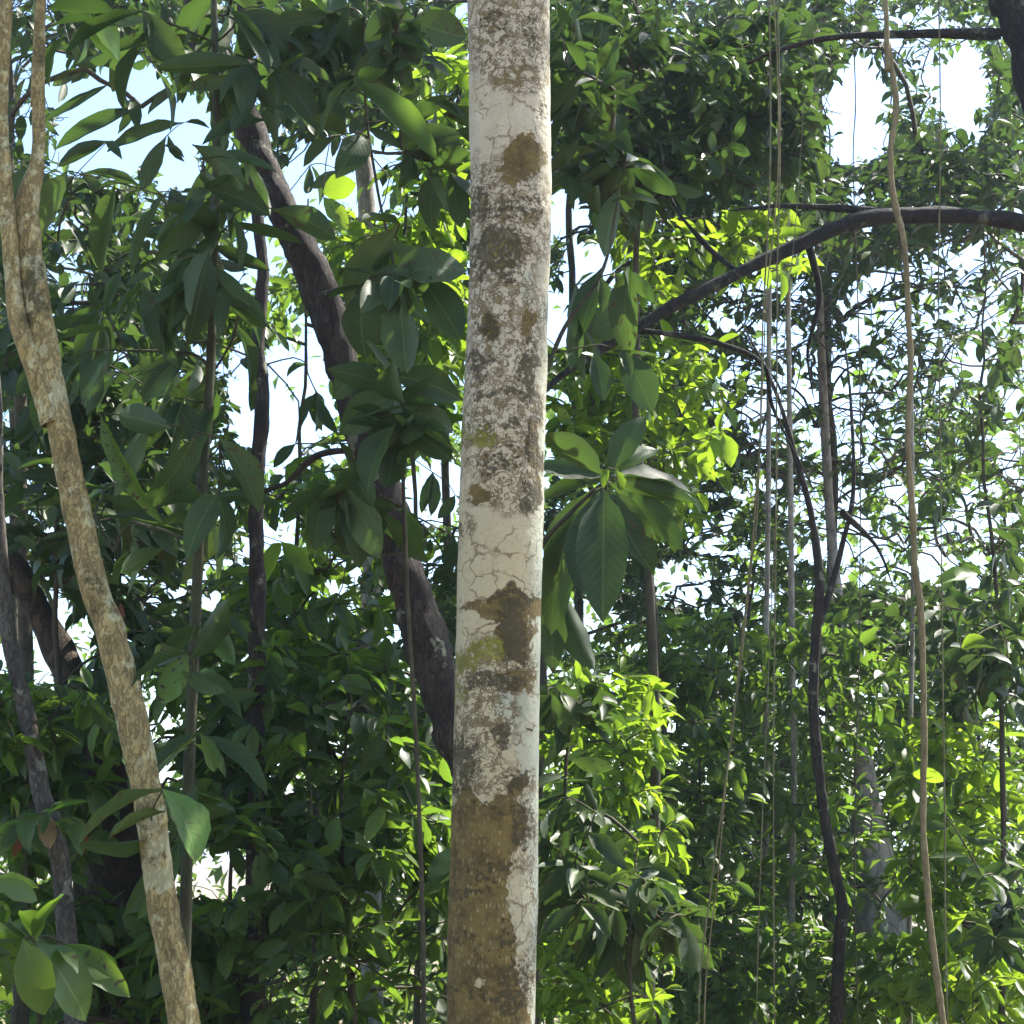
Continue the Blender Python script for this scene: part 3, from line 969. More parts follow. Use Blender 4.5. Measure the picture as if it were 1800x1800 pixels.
# dark leaning tree behind the pale trunk
tree('leaning_tree', 'dark rough-barked tree leaning steeply, its foot behind the pale lichen trunk', 'tree',
     [(872, 1520), (850, 1400), (815, 1300), (772, 1200), (740, 1095), (710, 1000), (683, 890), (645, 780), (615, 680), (580, 560), (530, 440), (470, 310), (415, 175), (360, 60), (338, -40)], 5.9,
     [86, 86, 86, 80, 74, 70, 66, 62, 60, 62, 62, 56, 52, 46, 42], B_DARK,
     extra=[([(640, 790), (560, 800), (500, 850), (430, 872), (330, 905)], 5.88, [16, 13, 10, 6, 1.5], .2), ([(560, 520), (610, 505), (660, 498)], 5.85, [12, 7, 2], -.6)],
     n=200, seg=24, rough=0.2, rscale=14, up=4.0, crown_at=(-2.2, 8.4, 8.6), crown_n=260, crown_r=(2.6, 2.2, 1.3))
# slender dark tree
tree('slender_tree', 'thin dark upright tree trunk between the leaning tree and the sapling stem', 'tree',
     [(452, 1120), (450, 1000), (452, 850), (462, 700), (455, 600), (462, 480), (452, 380), (440, 240), (430, 80), (425, -50)], 6.4,
     [30, 28, 27, 24, 22, 22, 20, 20, 18, 18], B_DARK, n=120, seg=14, rough=0.18, up=3.5, crown_at=(-2.4, 10.0, 9.8), crown_n=200)
# mossy dark tree bottom left with dry leaves caught on it
mt = tree('mossy_tree', 'thick dark mossy trunk hidden in foliage behind the forked tan tree', 'tree',
          [(205, 1800), (200, 1600), (190, 1450), (165, 1330), (120, 1180), (70, 1080), (20, 990), (-60, 900)], 7.0,
          [130, 120, 115, 90, 60, 46, 44, 40], B_MOSS, n=120, seg=22, rough=0.22, rscale=6, up=3.0)
tree('edge_tree', 'thin dark grey trunk curving up beside the thick mossy trunk', 'tree',
     [(110, 1560), (75, 1400), (45, 1250), (18, 1130), (2, 1000), (-8, 850), (-10, 700), (-30, 500)], 5.8, [34, 32, 30, 28, 26, 26, 24, 22], B_GREY, n=100, seg=14, rough=0.15)
# tree beyond the right border whose limb crosses the frame
tree('limb_tree', 'leaning trunk sending out a long dark arching limb behind the wavy liana', 'tree',
     [(2250, 1800), (2120, 1200), (2000, 700), (1915, 400), (1830, 120), (1780, -40), (1730, -200)], 7.2, [130, 110, 100, 95, 92, 88, 80], B_LIMB,
     extra=[([(1900, 410), (1800, 392), (1700, 380), (1600, 378), (1510, 388), (1400, 432), (1280, 490), (1170, 545), (1060, 612), (985, 662), (945, 700)], 7.15, [36, 30, 29, 30, 29, 25, 22, 20, 17, 13, 9], -.7),
            ([(1590, 378), (1500, 368), (1380, 362), (1280, 370)], 7.1, [18, 14, 9, 2], -.2),
            ([(1420, 425), (1440, 520), (1420, 620), (1430, 700)], 6.95, [14, 10, 6, 1.5], .1),
            ([(1300, 482), (1240, 430), (1180, 350), (1160, 250)], 6.85, [12, 9, 5, 1.5], .1),
            ([(1120, 580), (1250, 600), (1340, 640), (1360, 720), (1430, 860)], 6.7, [11, 10, 8, 6, 2], .3),
            ([(1760, 60), (1600, 60), (1440, 70), (1300, 120), (1230, 200)], 7.2, [22, 15, 10, 6, 1.5], .3)],
     n=120, seg=24, rough=0.15, rscale=6, up=5.0, crown_at=(3.9, 7.2, 8.8), crown_n=330, crown_r=(2.6, 2.2, 1.2))  # unseen crown, enlarged and placed to shade the nearer plants
# dark crooked sapling on the right
tree('crooked_tree', 'thin dark crooked trunk forking among the thin hanging vines', 'tree',
     [(1474, 1690), (1482, 1600), (1470, 1540), (1452, 1450), (1440, 1360), (1430, 1240), (1434, 1120), (1440, 1020), (1425, 900), (1395, 790), (1360, 680), (1300, 560)], 8.4,
     [21, 21, 20, 19, 18, 18, 17, 16, 12, 10, 7, 2], B_DARK,
     extra=[([(1436, 1110), (1462, 1030), (1480, 960), (1500, 860), (1495, 700), (1480, 560)], 8.4, [13, 12, 10, 8, 5, 1.5], .2), ([(1480, 900), (1540, 960), (1570, 1030)], 8.45, [12, 8, 1.5], .2)],
     n=140, seg=14, rough=0.15)
# pale sunlit trunk with flaring base far right, and a pale trunk standing in the left opening
tree('pale_trunk_tree', 'pale trunk with flaring buttress half hidden by bushes behind the crooked trunk', 'tree',
     [(1520, 1850), (1545, 1720), (1552, 1600), (1530, 1480), (1522, 1390), (1495, 1200), (1462, 950), (1440, 500), (1432, -50)], 13.0, [210, 120, 90, 66, 40, 24, 16, 13, 12], B_GREY2, n=120, seg=24, rough=0.2, rscale=2.0)
tree('bright_trunk_tree', 'pale grey trunk standing in a bright sky opening behind the leaning tree', 'tree',
     [(655, 1500), (652, 1000), (648, 480), (646, 400), (640, 300), (636, 240), (628, 100), (622, -60)], 11.5, [34, 34, 32, 32, 30, 28, 26, 26], B_PALE, n=120, seg=14, rough=0.1, up=3)
for i, (pix, Y, wd_, lab) in enumerate([
        ([(1390, 1800), (1393, 1500), (1396, 1300), (1392, 1150), (1390, 900), (1385, 500), (1380, 100)], 9.5, [11, 11, 12, 11, 10, 9, 8], 'thin pale pole-like trunk between the hanging vines and crooked trunk'),
        ([(1345, 1800), (1344, 1560), (1348, 1400), (1346, 1200), (1350, 900), (1352, 500), (1352, 100)], 10.2, [10, 10, 12, 10, 9, 9, 8], 'thin whitish pole-like trunk beside the double hanging vine'),
        ([(1598, 1720), (1600, 1560), (1602, 1460), (1600, 1300), (1605, 1000), (1600, 600)], 9.8, [9, 9, 9, 8, 8, 8], 'thin pale pole-like trunk just beside the wavy liana')]):
    tree('pole_tree', lab, 'tree', pix, Y, wd_, B_PALE, group='pale pole-like saplings', n=60, seg=10, rough=.1)


# ------------------------------------------------------------------ lianas and hanging vines
def vine(name, label, pix, Y, wpx, mat, group=None, n=150, dY=0.0, wob=0.0, top=4.0, to_ground=True):
    m = len(pix)
    pts = [at(x, y, Y + dY * i / (m - 1)) for i, (x, y) in enumerate(pix)]       # bottom to top
    if to_ground:
        g = pts[0].copy()
        g[2] = float(ground_z(g[0], g[1])) - .05
        pts.insert(0, g)
    pts.append(pts[-1] + np.array([random.uniform(-.2, .2), .2, top]))
    path = catmull(pts, n)
    path += np.stack([fbm(path * 2.2, 5), fbm(path * 2.2, 9), np.zeros(n)], -1) * wob
    r = wpx * (.5 if wpx > 8 else .3) * mpp(pts[1])
    root = thing(name, label, 'vine', path[0], group)
    V, Q = tube(path, r, 10, .22, 30, random.randrange(99))
    link('stem', make_mesh('stem', V, Q), mat, root)
    return root


vine('liana', 'wavy tan woody liana hanging from the canopy, thickest of the vines', [(1682, 2000), (1658, 1810), (1650, 1750), (1634, 1600), (1621, 1450), (1623, 1300), (1620, 1100), (1609, 1000), (1604, 920), (1596, 760), (1600, 650), (1598, 560), (1590, 430), (1570, 340), (1566, 260), (1575, 180), (1562, 80), (1555, -30)], 5.6, 12, B_LIANA, n=260, wob=.006)
vine('hanging_vine', 'thin straight vine hanging close beside the wavy tan liana', [(1666, 1800), (1660, 1400), (1655, 1000), (1650, 500), (1650, 0)], 5.9, 4.5, B_VINE, 'thin hanging vines')
vine('hanging_vine', 'thin grey vine hanging straight in front of the dark limb', [(1362, 1800), (1360, 1300), (1364, 900), (1366, 500), (1367, 0)], 5.7, 5, B_VINE, 'thin hanging vines')
vine('hanging_vine', 'slanting greenish vine, one strand of a crossing pair near the crooked trunk', [(1228, 1800), (1250, 1560), (1272, 1400), (1300, 1180), (1322, 980), (1332, 880), (1340, 600), (1352, 0)], 5.5, 5.5, B_VINE, 'thin hanging vines')
vine('hanging_vine', 'slanting brownish vine strand twisted beside the greenish slanting strand', [(1238, 1800), (1262, 1540), (1274, 1400), (1290, 1250), (1312, 1050), (1330, 860), (1345, 560), (1360, 0)], 5.52, 4, B_LIANA, 'thin hanging vines')
vine('hanging_vine', 'very thin vine slanting down across the dark limb', [(1330, 1800), (1350, 1200), (1378, 620), (1398, 400), (1412, 200), (1424, 0)], 6.3, 3, B_VINE, 'thin hanging vines')
vine('hanging_vine', 'fine dark vine hanging between the crooked trunk and the wavy liana', [(1505, 1700), (1503, 1400), (1510, 1150), (1512, 700), (1500, 300), (1495, 0)], 7.5, 4, B_TWIG, 'thin hanging vines')

# ------------------------------------------------------------------ broad-leaved saplings close by
Y = 5.05
plant('broadleaf_sapling', 'tall sapling with large drooping dark leaves on a straight grey-green stem', 'tree', None,
      [gpt(322, Y), at(322, 1800, Y), at(328, 1500, Y), at(338, 1200, Y), at(352, 900, Y), at(366, 700, Y), at(376, 430, Y), at(380, 200, Y), at(378, -20, Y), at(374, -260, Y)],
      [.020, .019, .0185, .018, .017, .016, .014, .012, .010, .007],
      [(330, 470, 150, 120, 4.9, 5.6, 9), (250, 640, 170, 130, 5.0, 6.0, 10), (380, 140, 150, 120, 4.9, 5.8, 10), (230, 60, 170, 70, 5.0, 6.0, 9), (400, 380, 90, 120, 5, 5.8, 6), (290, 950, 130, 160, 5.1, 6.1, 11), (560, 90, 110, 90, 5.1, 5.9, 8)], 5, 0.27, M_DARK, B_STEM, droop=0.9, aspect=.27, hand=[
          (442, 112, 268, 106, 34, 4.85, M_DARK), (452, 150, 310, 146, 32, 4.9), (415, 96, 455, 165, 32, 4.9), (338, 254, 462, 332, 42, 4.8), (360, 330, 478, 372, 44, 4.85), (478, 368, 612, 416, 44, 4.9),
          (252, 500, 298, 640, 42, 4.9), (352, 446, 285, 570, 46, 4.85), (366, 440, 350, 606, 44, 4.8), (388, 500, 468, 575, 40, 4.9), (386, 770, 466, 895, 48, 4.75), (384, 868, 420, 985, 46, 4.8), (176, 726, 246, 922, 30, 4.6, M_LEAF),
          (368, 1074, 408, 1172, 36, 4.7, M_LEAF), (332, 1148, 272, 1244, 44, 4.7, M_LEAF), (352, 1288, 388, 1358, 32, 4.7, M_LEAF), (286, 1388, 360, 1505, 78, 4.3, M_FRESH, -.03), (300, 1480, 340, 1380, 30, 4.7),
          (120, 300, 40, 420, 46, 5.0), (330, 620, 240, 700, 46, 5.0), (300, 700, 380, 790, 44, 5.0), (420, 20, 520, 90, 50, 4.9), (250, 20, 330, 120, 46, 4.9), (150, 40, 240, 100, 50, 5.0), (480, 120, 560, 220, 44, 5.0),
          (480, 20, 420, 110, 48, 5.0), (120, 640, 60, 760, 44, 5.1), (180, 560, 150, 690, 44, 5.1)], stemmat=B_STEM, stem_n=70)
Y = 5.0
plant('broadleaf_sapling', 'sapling with rounded broad dark leaves between the leaning tree and the pale trunk', 'tree', None,
      [gpt(745, Y), at(745, 1800, Y), at(735, 1400, Y), at(716, 1050, Y), at(704, 760, Y), at(694, 500, Y), at(660, 330, Y), at(640, 150, Y), at(650, -60, Y)], [.008, .0075, .007, .0065, .006, .0055, .005, .004, .003],
      [(680, 120, 90, 100, 4.9, 5.3, 12), (600, 60, 100, 60, 5, 5.4, 10), (760, 250, 60, 90, 5.0, 5.5, 8), (620, 930, 70, 60, 5.0, 5.4, 8)], 5, 0.21, M_DARK, B_TWIG, droop=.6, aspect=.40, hand=[
          (702, 394, 606, 536, 86, 4.9, None, .1), (688, 480, 824, 442, 74, 4.85), (640, 504, 642, 628, 62, 4.85), (702, 498, 712, 658, 62, 4.8), (735, 480, 815, 596, 62, 4.95), (702, 690, 586, 762, 58, 4.8), (690, 660, 812, 700, 56, 4.85),
          (712, 716, 808, 745, 46, 4.8), (712, 724, 632, 790, 46, 4.85), (694, 748, 640, 856, 52, 4.75), (714, 752, 792, 806, 54, 4.8), (702, 770, 686, 870, 44, 4.9), (610, 856, 664, 978, 54, 4.9), (580, 858, 556, 965, 44, 4.95), (596, 880, 640, 1000, 46, 4.9),
          (716, 18, 638, 72, 40, 4.85), (722, 36, 826, 56, 60, 4.95), (696, 56, 744, 108, 44, 4.9), (620, 140, 770, 270, 54, 4.7, M_LEAF), (702, 98, 618, 142, 42, 4.9), (560, 150, 610, 230, 40, 5.0), (590, 240, 530, 290, 34, 5.0), (655, 640, 580, 690, 50, 4.95),
          (770, 300, 740, 400, 46, 5.1), (790, 300, 812, 400, 40, 5.15)], stem_n=60)
Y = 5.05
plant('rosette_sapling', 'sapling with a rosette of long drooping leaves spreading behind the pale trunk', 'tree', None,
      [gpt(880, Y), at(880, 1800, Y), at(884, 1300, Y), at(905, 1060, Y), at(950, 960, Y), at(1005, 900, Y), at(1066, 842, Y)], [.016, .015, .013, .010, .009, .007, .004],
      [], 0, 0.25, M_DARK, B_TWIG, droop=.6, hand=[
          (1068, 838, 1245, 818, 46, 5.0), (1070, 845, 1222, 872, 36, 5.0), (1070, 848, 1236, 965, 46, 5.1), (1066, 855, 1156, 1004, 56, 4.95), (1062, 860, 1058, 1082, 82, 4.85, None, -.15), (1048, 865, 996, 1062, 62, 4.95), (1010, 900, 968, 1115, 56, 5.05), (1040, 860, 948, 1010, 60, 5.1),
          (1060, 835, 966, 756, 48, 5.0), (1072, 830, 1126, 712, 48, 5.1), (1055, 845, 940, 880, 44, 5.05), (1058, 838, 942, 815, 40, 5.1), (1068, 822, 1060, 856, 14, 4.9, M_THIN), (1084, 826, 1096, 862, 20, 4.9, M_LEAF), (960, 1020, 972, 1180, 46, 5.2), (980, 1030, 1040, 1180, 50, 5.25),
          (1075, 850, 1190, 930, 40, 5.2), (1080, 832, 1160, 760, 36, 5.2, M_LEAF)], branches=[([at(905, 1060, Y), at(960, 1000, Y), at(1010, 990, 5.1)], [.006, .004, .003])])
Y = 5.3
plant('broadleaf_sapling', 'sapling with long narrow leaves hanging just beyond the pale trunk under the dark limb', 'tree', None,
      [gpt(925, Y), at(925, 1800, Y), at(925, 1200, Y), at(930, 800, Y), at(980, 600, Y), at(1060, 470, Y), at(1090, 300, Y)], [.014, .013, .012, .010, .008, .006, .003],
      [(1050, 240, 90, 110, 5.2, 5.7, 16), (1040, 90, 80, 70, 5.3, 5.8, 12)], 5, 0.19, M_DARK, B_TWIG, droop=.7, aspect=.33, hand=[
          (1106, 468, 1104, 628, 48, 5.2), (1092, 618, 1146, 722, 56, 5.2), (1060, 470, 1010, 600, 42, 5.4), (1010, 500, 1040, 640, 60, 5.5), (1090, 330, 1060, 450, 40, 5.3), (1100, 280, 1190, 340, 36, 5.4), (985, 160, 1060, 300, 50, 5.4), (1030, 590, 1100, 560, 60, 5.6)], stem_n=60)
Y = 3.4
plant('broadleaf_shrub', 'low shrub with large broad green leaves in front of the mossy trunk', 'shrub', None,
      [gpt(-90, Y), at(-90, 1900, Y), at(-40, 1700, Y), at(10, 1630, Y), at(60, 1648, Y)], [.012, .010, .008, .006, .003], [(-80, 1650, 90, 120, 3.3, 3.8, 5)], 4, 0.18, M_LEAF, B_STEM, droop=.5, hand=[
          (62, 1656, 190, 1780, 84, 3.35), (40, 1650, 88, 1790, 62, 3.3), (110, 1658, 228, 1738, 46, 3.5, M_LEAF), (-20, 1550, 78, 1574, 36, 3.4), (0, 1618, 42, 1712, 72, 3.45), (-30, 1590, 34, 1640, 44, 3.4)], stem_n=30)
# ------------------------------------------------------------------ understory shrubs and small trees
def shrub(label, px, Y, top, blobs, lpn, ln, mat, name='understory_shrub', cat='shrub', group='understory shrubs', srad=.014, lean=0, **kw):
    g = gpt(px, Y)
    t = at(px + lean, top, Y)
    stem = [g, g + (t - g) * .35 + np.array([.05, 0, 0]), g + (t - g) * .7 - np.array([.04, 0, 0]), t]
    return plant(name, label, cat, group, stem, [srad, srad * .8, srad * .55, srad * .2], blobs, lpn, ln, mat, B_TWIG, **kw)


shrub('dense shrub with oval dark green leaves beside the lower part of the leaning tree', 620, 6.6, 1150, [(620, 1330, 210, 200, 6.2, 7.4, 150), (650, 1600, 200, 190, 6.0, 7.2, 130)], 7, .155, M_LEAF, droop=.6)
shrub('dark shrub with hanging oval leaves between the forked tree and the sapling stem', 430, 6.5, 1180, [(420, 1250, 150, 150, 6.2, 7.2, 80), (430, 1480, 130, 140, 6.0, 7.0, 60), (380, 1700, 150, 120, 6.0, 7.0, 60)], 7, .155, M_LEAF, droop=.6)
shrub('leafy shrub around the thick mossy trunk with dry brown leaves caught in it', 70, 6.2, 1150, [(90, 1250, 150, 120, 5.7, 6.8, 70), (80, 1400, 120, 100, 6.0, 6.8, 40), (60, 1620, 120, 150, 6.0, 7.2, 60), (230, 1700, 100, 130, 6.4, 7.2, 50)], 7, .16, M_LEAF, droop=.6,
      hand=[(84, 1428, 80, 1494, 30, 5.6, M_DEAD, .02, 'tan dry leaf hanging'), (138, 1448, 143, 1508, 22, 5.65, M_RUST, .03, 'rust-brown dry leaf hanging'), (212, 1060, 216, 1090, 11, 5.7, M_RUST, .0, 'small rust-brown leaf'), (40, 1440, 30, 1492, 22, 5.7, M_RUST, .1, 'curled brown leaf')])
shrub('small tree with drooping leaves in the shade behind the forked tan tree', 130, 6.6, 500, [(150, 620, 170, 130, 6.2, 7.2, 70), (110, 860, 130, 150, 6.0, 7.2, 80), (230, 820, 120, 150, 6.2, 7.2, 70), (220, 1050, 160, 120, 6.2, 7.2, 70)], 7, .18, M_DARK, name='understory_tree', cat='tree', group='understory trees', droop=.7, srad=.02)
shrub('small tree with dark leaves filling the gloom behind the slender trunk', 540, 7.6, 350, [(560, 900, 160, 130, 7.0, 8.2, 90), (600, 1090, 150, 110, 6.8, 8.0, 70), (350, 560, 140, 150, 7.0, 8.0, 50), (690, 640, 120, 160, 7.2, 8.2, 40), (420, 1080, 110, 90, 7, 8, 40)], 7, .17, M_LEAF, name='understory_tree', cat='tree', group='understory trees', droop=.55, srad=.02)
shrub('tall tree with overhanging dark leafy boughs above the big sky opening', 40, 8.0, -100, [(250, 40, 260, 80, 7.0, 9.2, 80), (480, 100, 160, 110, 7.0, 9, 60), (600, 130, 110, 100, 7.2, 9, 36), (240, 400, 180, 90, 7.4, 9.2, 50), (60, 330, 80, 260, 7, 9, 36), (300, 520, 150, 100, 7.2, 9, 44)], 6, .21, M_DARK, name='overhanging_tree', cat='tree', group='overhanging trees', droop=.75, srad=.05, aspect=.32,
      hand=[(192, 148, 78, 210, 16, 7.6), (248, 188, 92, 258, 30, 7.6), (325, 215, 180, 252, 28, 7.5), (190, 248, 100, 290, 24, 7.5), (292, 240, 248, 335, 28, 7.4), (250, 330, 150, 296, 26, 7.6), (330, 150, 250, 190, 26, 7.5), (150, 120, 90, 150, 20, 7.6), (300, 330, 330, 400, 28, 7.4), (130, 310, 80, 350, 26, 7.5), (200, 330, 160, 400, 26, 7.5),
            (556, 690, 520, 745, 20, 7.2), (560, 700, 590, 760, 20, 7.2), (470, 640, 440, 720, 26, 7.2), (520, 780, 480, 820, 22, 7.2), (540, 640, 500, 660, 16, 7.3), (600, 300, 540, 330, 20, 7.4), (545, 290, 538, 345, 16, 7.4), (760, 830, 740, 900, 20, 7.6), (800, 870, 770, 910, 20, 7.6)])
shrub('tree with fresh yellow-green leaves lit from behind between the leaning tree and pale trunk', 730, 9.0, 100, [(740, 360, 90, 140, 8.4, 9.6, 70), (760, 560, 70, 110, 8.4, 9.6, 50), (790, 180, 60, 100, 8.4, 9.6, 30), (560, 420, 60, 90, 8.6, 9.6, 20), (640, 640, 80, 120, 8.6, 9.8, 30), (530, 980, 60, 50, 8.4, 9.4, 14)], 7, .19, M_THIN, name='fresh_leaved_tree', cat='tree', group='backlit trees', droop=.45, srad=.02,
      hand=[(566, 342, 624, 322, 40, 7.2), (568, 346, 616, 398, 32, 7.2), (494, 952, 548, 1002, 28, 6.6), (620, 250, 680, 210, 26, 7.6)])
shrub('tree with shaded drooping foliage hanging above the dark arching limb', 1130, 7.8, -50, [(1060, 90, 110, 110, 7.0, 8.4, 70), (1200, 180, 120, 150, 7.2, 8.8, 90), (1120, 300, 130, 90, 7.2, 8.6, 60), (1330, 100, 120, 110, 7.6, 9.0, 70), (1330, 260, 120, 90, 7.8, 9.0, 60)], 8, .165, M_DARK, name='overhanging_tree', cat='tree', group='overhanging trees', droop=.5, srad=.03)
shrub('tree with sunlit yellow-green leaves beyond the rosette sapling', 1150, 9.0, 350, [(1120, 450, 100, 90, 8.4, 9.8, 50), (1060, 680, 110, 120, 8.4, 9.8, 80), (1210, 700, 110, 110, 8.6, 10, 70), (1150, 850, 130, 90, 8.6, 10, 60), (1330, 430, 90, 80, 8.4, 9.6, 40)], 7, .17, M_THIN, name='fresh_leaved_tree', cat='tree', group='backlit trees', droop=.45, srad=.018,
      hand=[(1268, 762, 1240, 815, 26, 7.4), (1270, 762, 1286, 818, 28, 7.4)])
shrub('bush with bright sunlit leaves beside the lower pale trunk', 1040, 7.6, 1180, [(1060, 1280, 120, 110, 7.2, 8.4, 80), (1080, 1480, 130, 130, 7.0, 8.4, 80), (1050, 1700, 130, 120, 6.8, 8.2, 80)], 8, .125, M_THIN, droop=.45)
shrub('bush with large dark drooping leaves in front of the slanting vines', 1120, 6.4, 1480, [(1120, 1600, 110, 80, 6.0, 6.8, 24), (1000, 1500, 60, 120, 6.0, 6.8, 16), (1010, 1200, 60, 50, 6.0, 6.6, 8)], 5, .22, M_DARK, droop=.75, aspect=.33)
shrub('sunlit bush with small glossy leaves behind the slanting vine pair', 1240, 9.4, 1120, [(1230, 1180, 130, 110, 8.8, 10.4, 110), (1230, 1380, 140, 120, 8.6, 10.4, 120), (1260, 1640, 150, 160, 8.4, 10, 150)], 8, .135, M_LEAF, droop=.4)
shrub('sunlit bush with small leaves around the foot of the crooked trunk', 1460, 9.8, 1080, [(1450, 1200, 130, 130, 9.2, 10.8, 110), (1430, 1440, 110, 120, 9.0, 10.6, 60), (1470, 1720, 160, 90, 8.8, 10.2, 100)], 8, .135, M_LEAF, droop=.4)
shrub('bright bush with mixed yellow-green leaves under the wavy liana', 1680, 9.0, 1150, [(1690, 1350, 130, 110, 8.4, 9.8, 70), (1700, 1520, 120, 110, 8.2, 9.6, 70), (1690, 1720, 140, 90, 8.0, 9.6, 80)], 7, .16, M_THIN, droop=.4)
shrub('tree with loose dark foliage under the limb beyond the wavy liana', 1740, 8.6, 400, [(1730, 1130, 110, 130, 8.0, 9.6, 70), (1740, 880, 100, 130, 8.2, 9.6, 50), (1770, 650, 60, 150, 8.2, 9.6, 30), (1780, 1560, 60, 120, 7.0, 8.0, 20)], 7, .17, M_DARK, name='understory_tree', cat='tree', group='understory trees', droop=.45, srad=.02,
      hand=[(1640, 1028, 1726, 988, 30, 7.2, M_THIN), (1690, 1140, 1730, 1118, 24, 7.2, M_THIN), (1600, 1360, 1660, 1370, 28, 7, M_THIN)])
# background trees with small leaves
for k, (px, Y, top, lab, blobs) in enumerate([
        (1452, 15, -300, 'tall background tree with fine speckled foliage behind the wavy liana', [(1500, 120, 330, 220, 12, 16, 620), (1620, 420, 260, 200, 12, 16, 560), (1450, 620, 290, 250, 12, 16, 980)]),
        (1830, 18, -300, 'background tree with fine leaves beyond the limb and the straight vine', [(1700, 120, 200, 260, 14, 19, 520), (1680, 750, 220, 260, 14, 19, 560), (1560, 930, 300, 240, 14, 19, 1000), (1720, 1250, 180, 220, 13, 17, 460)]),
        (1010, 16, -300, 'background tree with dense fine foliage behind the rosette sapling', [(1150, 150, 260, 260, 12.5, 17, 760), (1180, 520, 270, 200, 13, 17, 600), (1230, 900, 280, 220, 13, 17, 620)]),
        (780, 17, -300, 'background tree with fine foliage seen between leaning tree and pale trunk', [(650, 180, 270, 260, 13, 18, 560), (680, 640, 240, 260, 13, 18, 560), (620, 1080, 280, 200, 13, 18, 560)]),
        (20, 18, -300, 'background tree with fine foliage behind the forked tan tree', [(160, 420, 280, 260, 13, 18, 620), (240, 850, 320, 250, 13, 18, 620), (160, 40, 300, 160, 13, 18, 460)])]):
    shrub(lab, px, Y, top, blobs, 9, .165, [M_DARK, M_LEAF, M_DARK, M_LEAF, M_DARK][k], name='background_tree', cat='tree', group='background trees', droop=.4, srad=.06, shapes=VL, aspect=.42, r0=.003, n_obj=300)
for k, (px, Y, top, lab, blobs) in enumerate([
        (450, 14, 1050, 'background thicket of fine leaves behind the mossy trunk and shrubs', [(250, 1350, 350, 220, 12, 17, 560), (600, 1450, 280, 240, 12, 17, 520), (350, 1700, 400, 150, 11, 16, 460)]),
        (1330, 14, 1000, 'sunlit background thicket with small leaves behind the slanting vines', [(1200, 1300, 290, 220, 12.5, 17, 520), (1550, 1330, 280, 220, 12.5, 17, 520), (1350, 1650, 450, 170, 11.5, 16, 620)])]):
    shrub(lab, px, Y, top, blobs, 9, .15, [M_LEAF, M_LEAF][k], name='background_thicket', cat='shrub', group='background thickets', droop=.4, srad=.05, shapes=VL, aspect=.42, r0=.003)
for k, (px, Y, top, lab, blobs) in enumerate([
        (930, 11, -250, 'dark-leaved tree rising behind the pale trunk, foliage shading the limb', [(1060, 150, 130, 190, 9.8, 12, 190), (1230, 330, 150, 150, 10, 12, 150), (1100, 560, 130, 120, 10, 12, 90), (1380, 180, 110, 190, 10, 12.5, 150)]),
        (1860, 11.5, -250, 'dark-leaved tree behind the wavy liana, foliage spreading over the limb', [(1640, 330, 130, 110, 10, 12.5, 130), (1740, 330, 90, 260, 10, 12.5, 130), (1590, 1080, 150, 90, 10.5, 12.5, 110), (1500, 420, 120, 70, 10, 12, 80), (1420, 60, 140, 90, 10, 12, 90)]),
        (870, 10.5, -250, 'dark-leaved tree with foliage between the sapling and the top of the pale trunk', [(700, 130, 140, 170, 9.5, 11.5, 160), (780, 420, 70, 140, 9.5, 11.5, 60), (560, 200, 120, 140, 9.6, 11.6, 90), (740, 1020, 100, 130, 9.4, 11.4, 80), (700, 1300, 130, 200, 9.0, 11, 110)]),
        (-40, 10.5, -250, 'dark-leaved tree close behind the forked tan tree', [(50, 480, 110, 220, 9.5, 11.5, 130), (300, 640, 170, 200, 9.5, 11.6, 170), (100, 900, 160, 200, 9.4, 11.4, 170), (330, 1000, 150, 150, 9.4, 11.4, 120), (330, 60, 230, 90, 9.6, 11.4, 130)])]):
    shrub(lab, px, Y, top, blobs, 8, .17, M_DARK, name='shade_tree', cat='tree', group='dark-leaved shade trees', droop=.5, srad=.06, r0=.003)

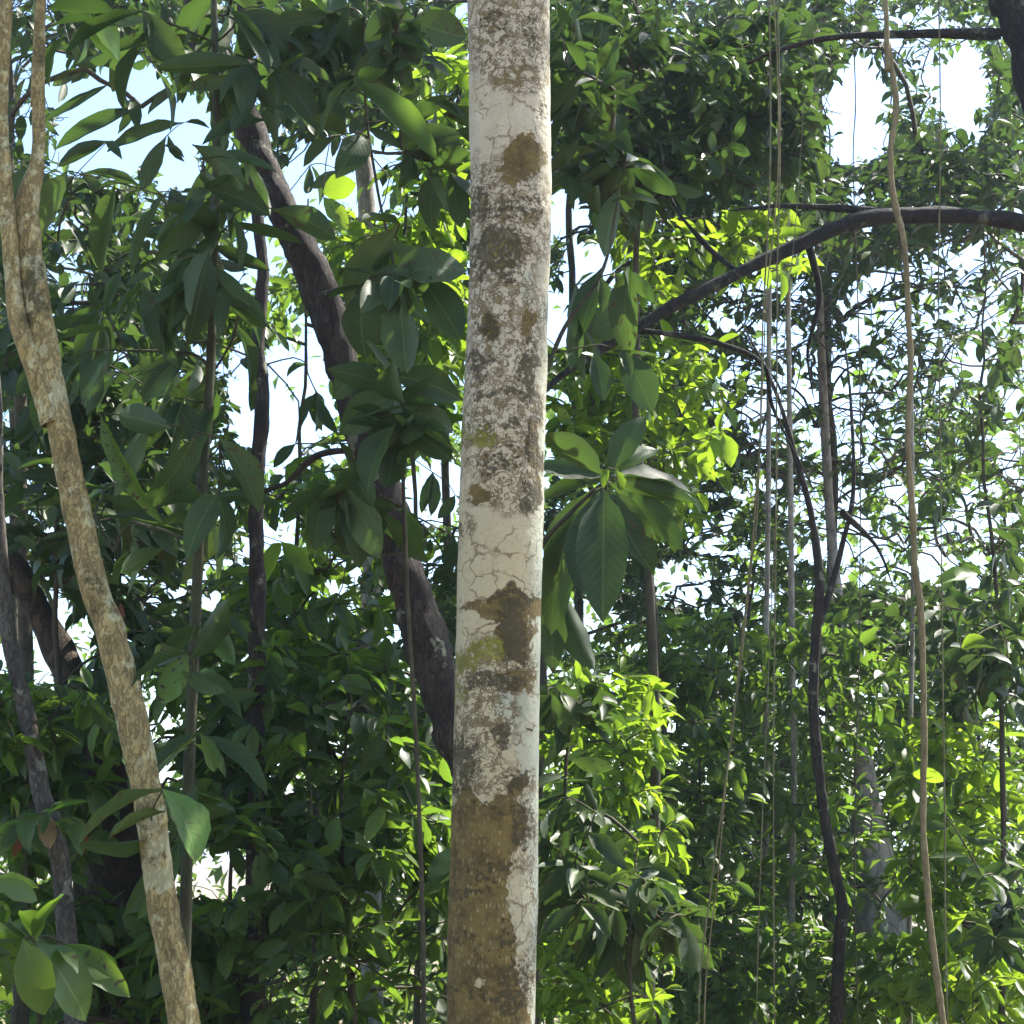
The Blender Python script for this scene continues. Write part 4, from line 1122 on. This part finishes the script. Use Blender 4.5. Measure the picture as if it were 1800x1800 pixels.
# far forest edge, one mass
def far_forest():
    n = 5200
    px = rng.uniform(-500, 2300, n)
    py = 1800 - 1500 * rng.uniform(0, 1, n) ** 1.5
    Yv = rng.uniform(26, 46, n)
    pts = np.array([at(x, y, Y_) for x, y, Y_ in zip(px, py, Yv)])
    pts = pts[pts[:, 2] > ground_z(pts[:, 0], pts[:, 1]) + .1]
    lp = 9
    idx = np.repeat(np.arange(len(pts)), lp)
    pos = pts[idx] + rng.normal(size=(len(idx), 3)) * .45
    yd = rng.normal(size=(len(idx), 3)) + np.array([0, 0, -.4])
    yd /= np.linalg.norm(yd, axis=1)[:, None]
    zd = rng.normal(size=(len(idx), 3)) * .6 + np.array([0, 0, 1.])
    ln = rng.uniform(.22, .45, len(idx))
    keep = cull(pos, yd, ln, 1.0)
    pos, yd, zd, ln = pos[keep], yd[keep], zd[keep], ln[keep]
    o = merged_leaves('far_forest', pos, yd, zd, ln, ln * .45, rng.integers(0, 6, len(pos)), VL, M_LEAF, None)
    o['label'] = 'far mass of forest foliage beyond the background trees'
    o['category'] = 'forest'


far_forest()


def ground_cover():
    n = 3600
    yy = rng.uniform(7, 34, n)
    xx = rng.uniform(-1, 1, n) * (yy * .45 + 1)
    hh = rng.uniform(0, 1, n) ** 1.6 * (.25 + .03 * yy)
    pts = np.stack([xx, yy, ground_z(xx, yy) + hh], -1)
    idx = np.repeat(np.arange(n), 8)
    pos = pts[idx] + rng.normal(size=(len(idx), 3)) * np.array([.16, .16, .05])
    yd = rng.normal(size=(len(idx), 3)) * np.array([1, 1, .4])
    zd = np.array([0, 0, 1.]) + rng.normal(size=(len(idx), 3)) * .45
    ln = rng.uniform(.08, .2, len(idx))
    o = merged_leaves('ground_cover', pos, yd, zd, ln, ln * .45, rng.integers(0, 6, len(pos)), VL, M_LEAF, None)
    o['label'] = 'low green ground cover plants spreading over the forest floor'
    o['category'] = 'ground cover'


ground_cover()
print('objects', len(bpy.data.objects), 'tris', sum(len(o.data.polygons) * 2 for o in bpy.data.objects if o.type == 'MESH' and o.data.users < 3))

# ------------------------------------------------------------------ thin bluish haze, also added to stand in for lens glare
def haze():
    me = bpy.data.meshes.new('haze')
    x0, x1, y0, y1, z0, z1 = -3200, 3200, -3200, 4200, -4.6, 16
    V = [(x, y, z) for z in (z0, z1) for y in (y0, y1) for x in (x0, x1)]
    F = [(0, 2, 3, 1), (4, 5, 7, 6), (0, 1, 5, 4), (2, 6, 7, 3), (0, 4, 6, 2), (1, 3, 7, 5)]
    me.from_pydata(V, [], F)
    m, N, L = newmat('haze_air')
    p = N('ShaderNodeVolumePrincipled')
    p.inputs['Color'].default_value = (0.72, 0.82, 1.0, 1)
    p.inputs['Density'].default_value = HAZE
    p.inputs['Anisotropy'].default_value = 0.35
    out = N('ShaderNodeOutputMaterial')
    L(p.outputs[0], out.inputs['Volume'])
    link('haze', me, m, kind='stuff', label='thin bluish haze through the forest, standing in for lens glare too', category='haze')


HAZE = 0.0011
haze()
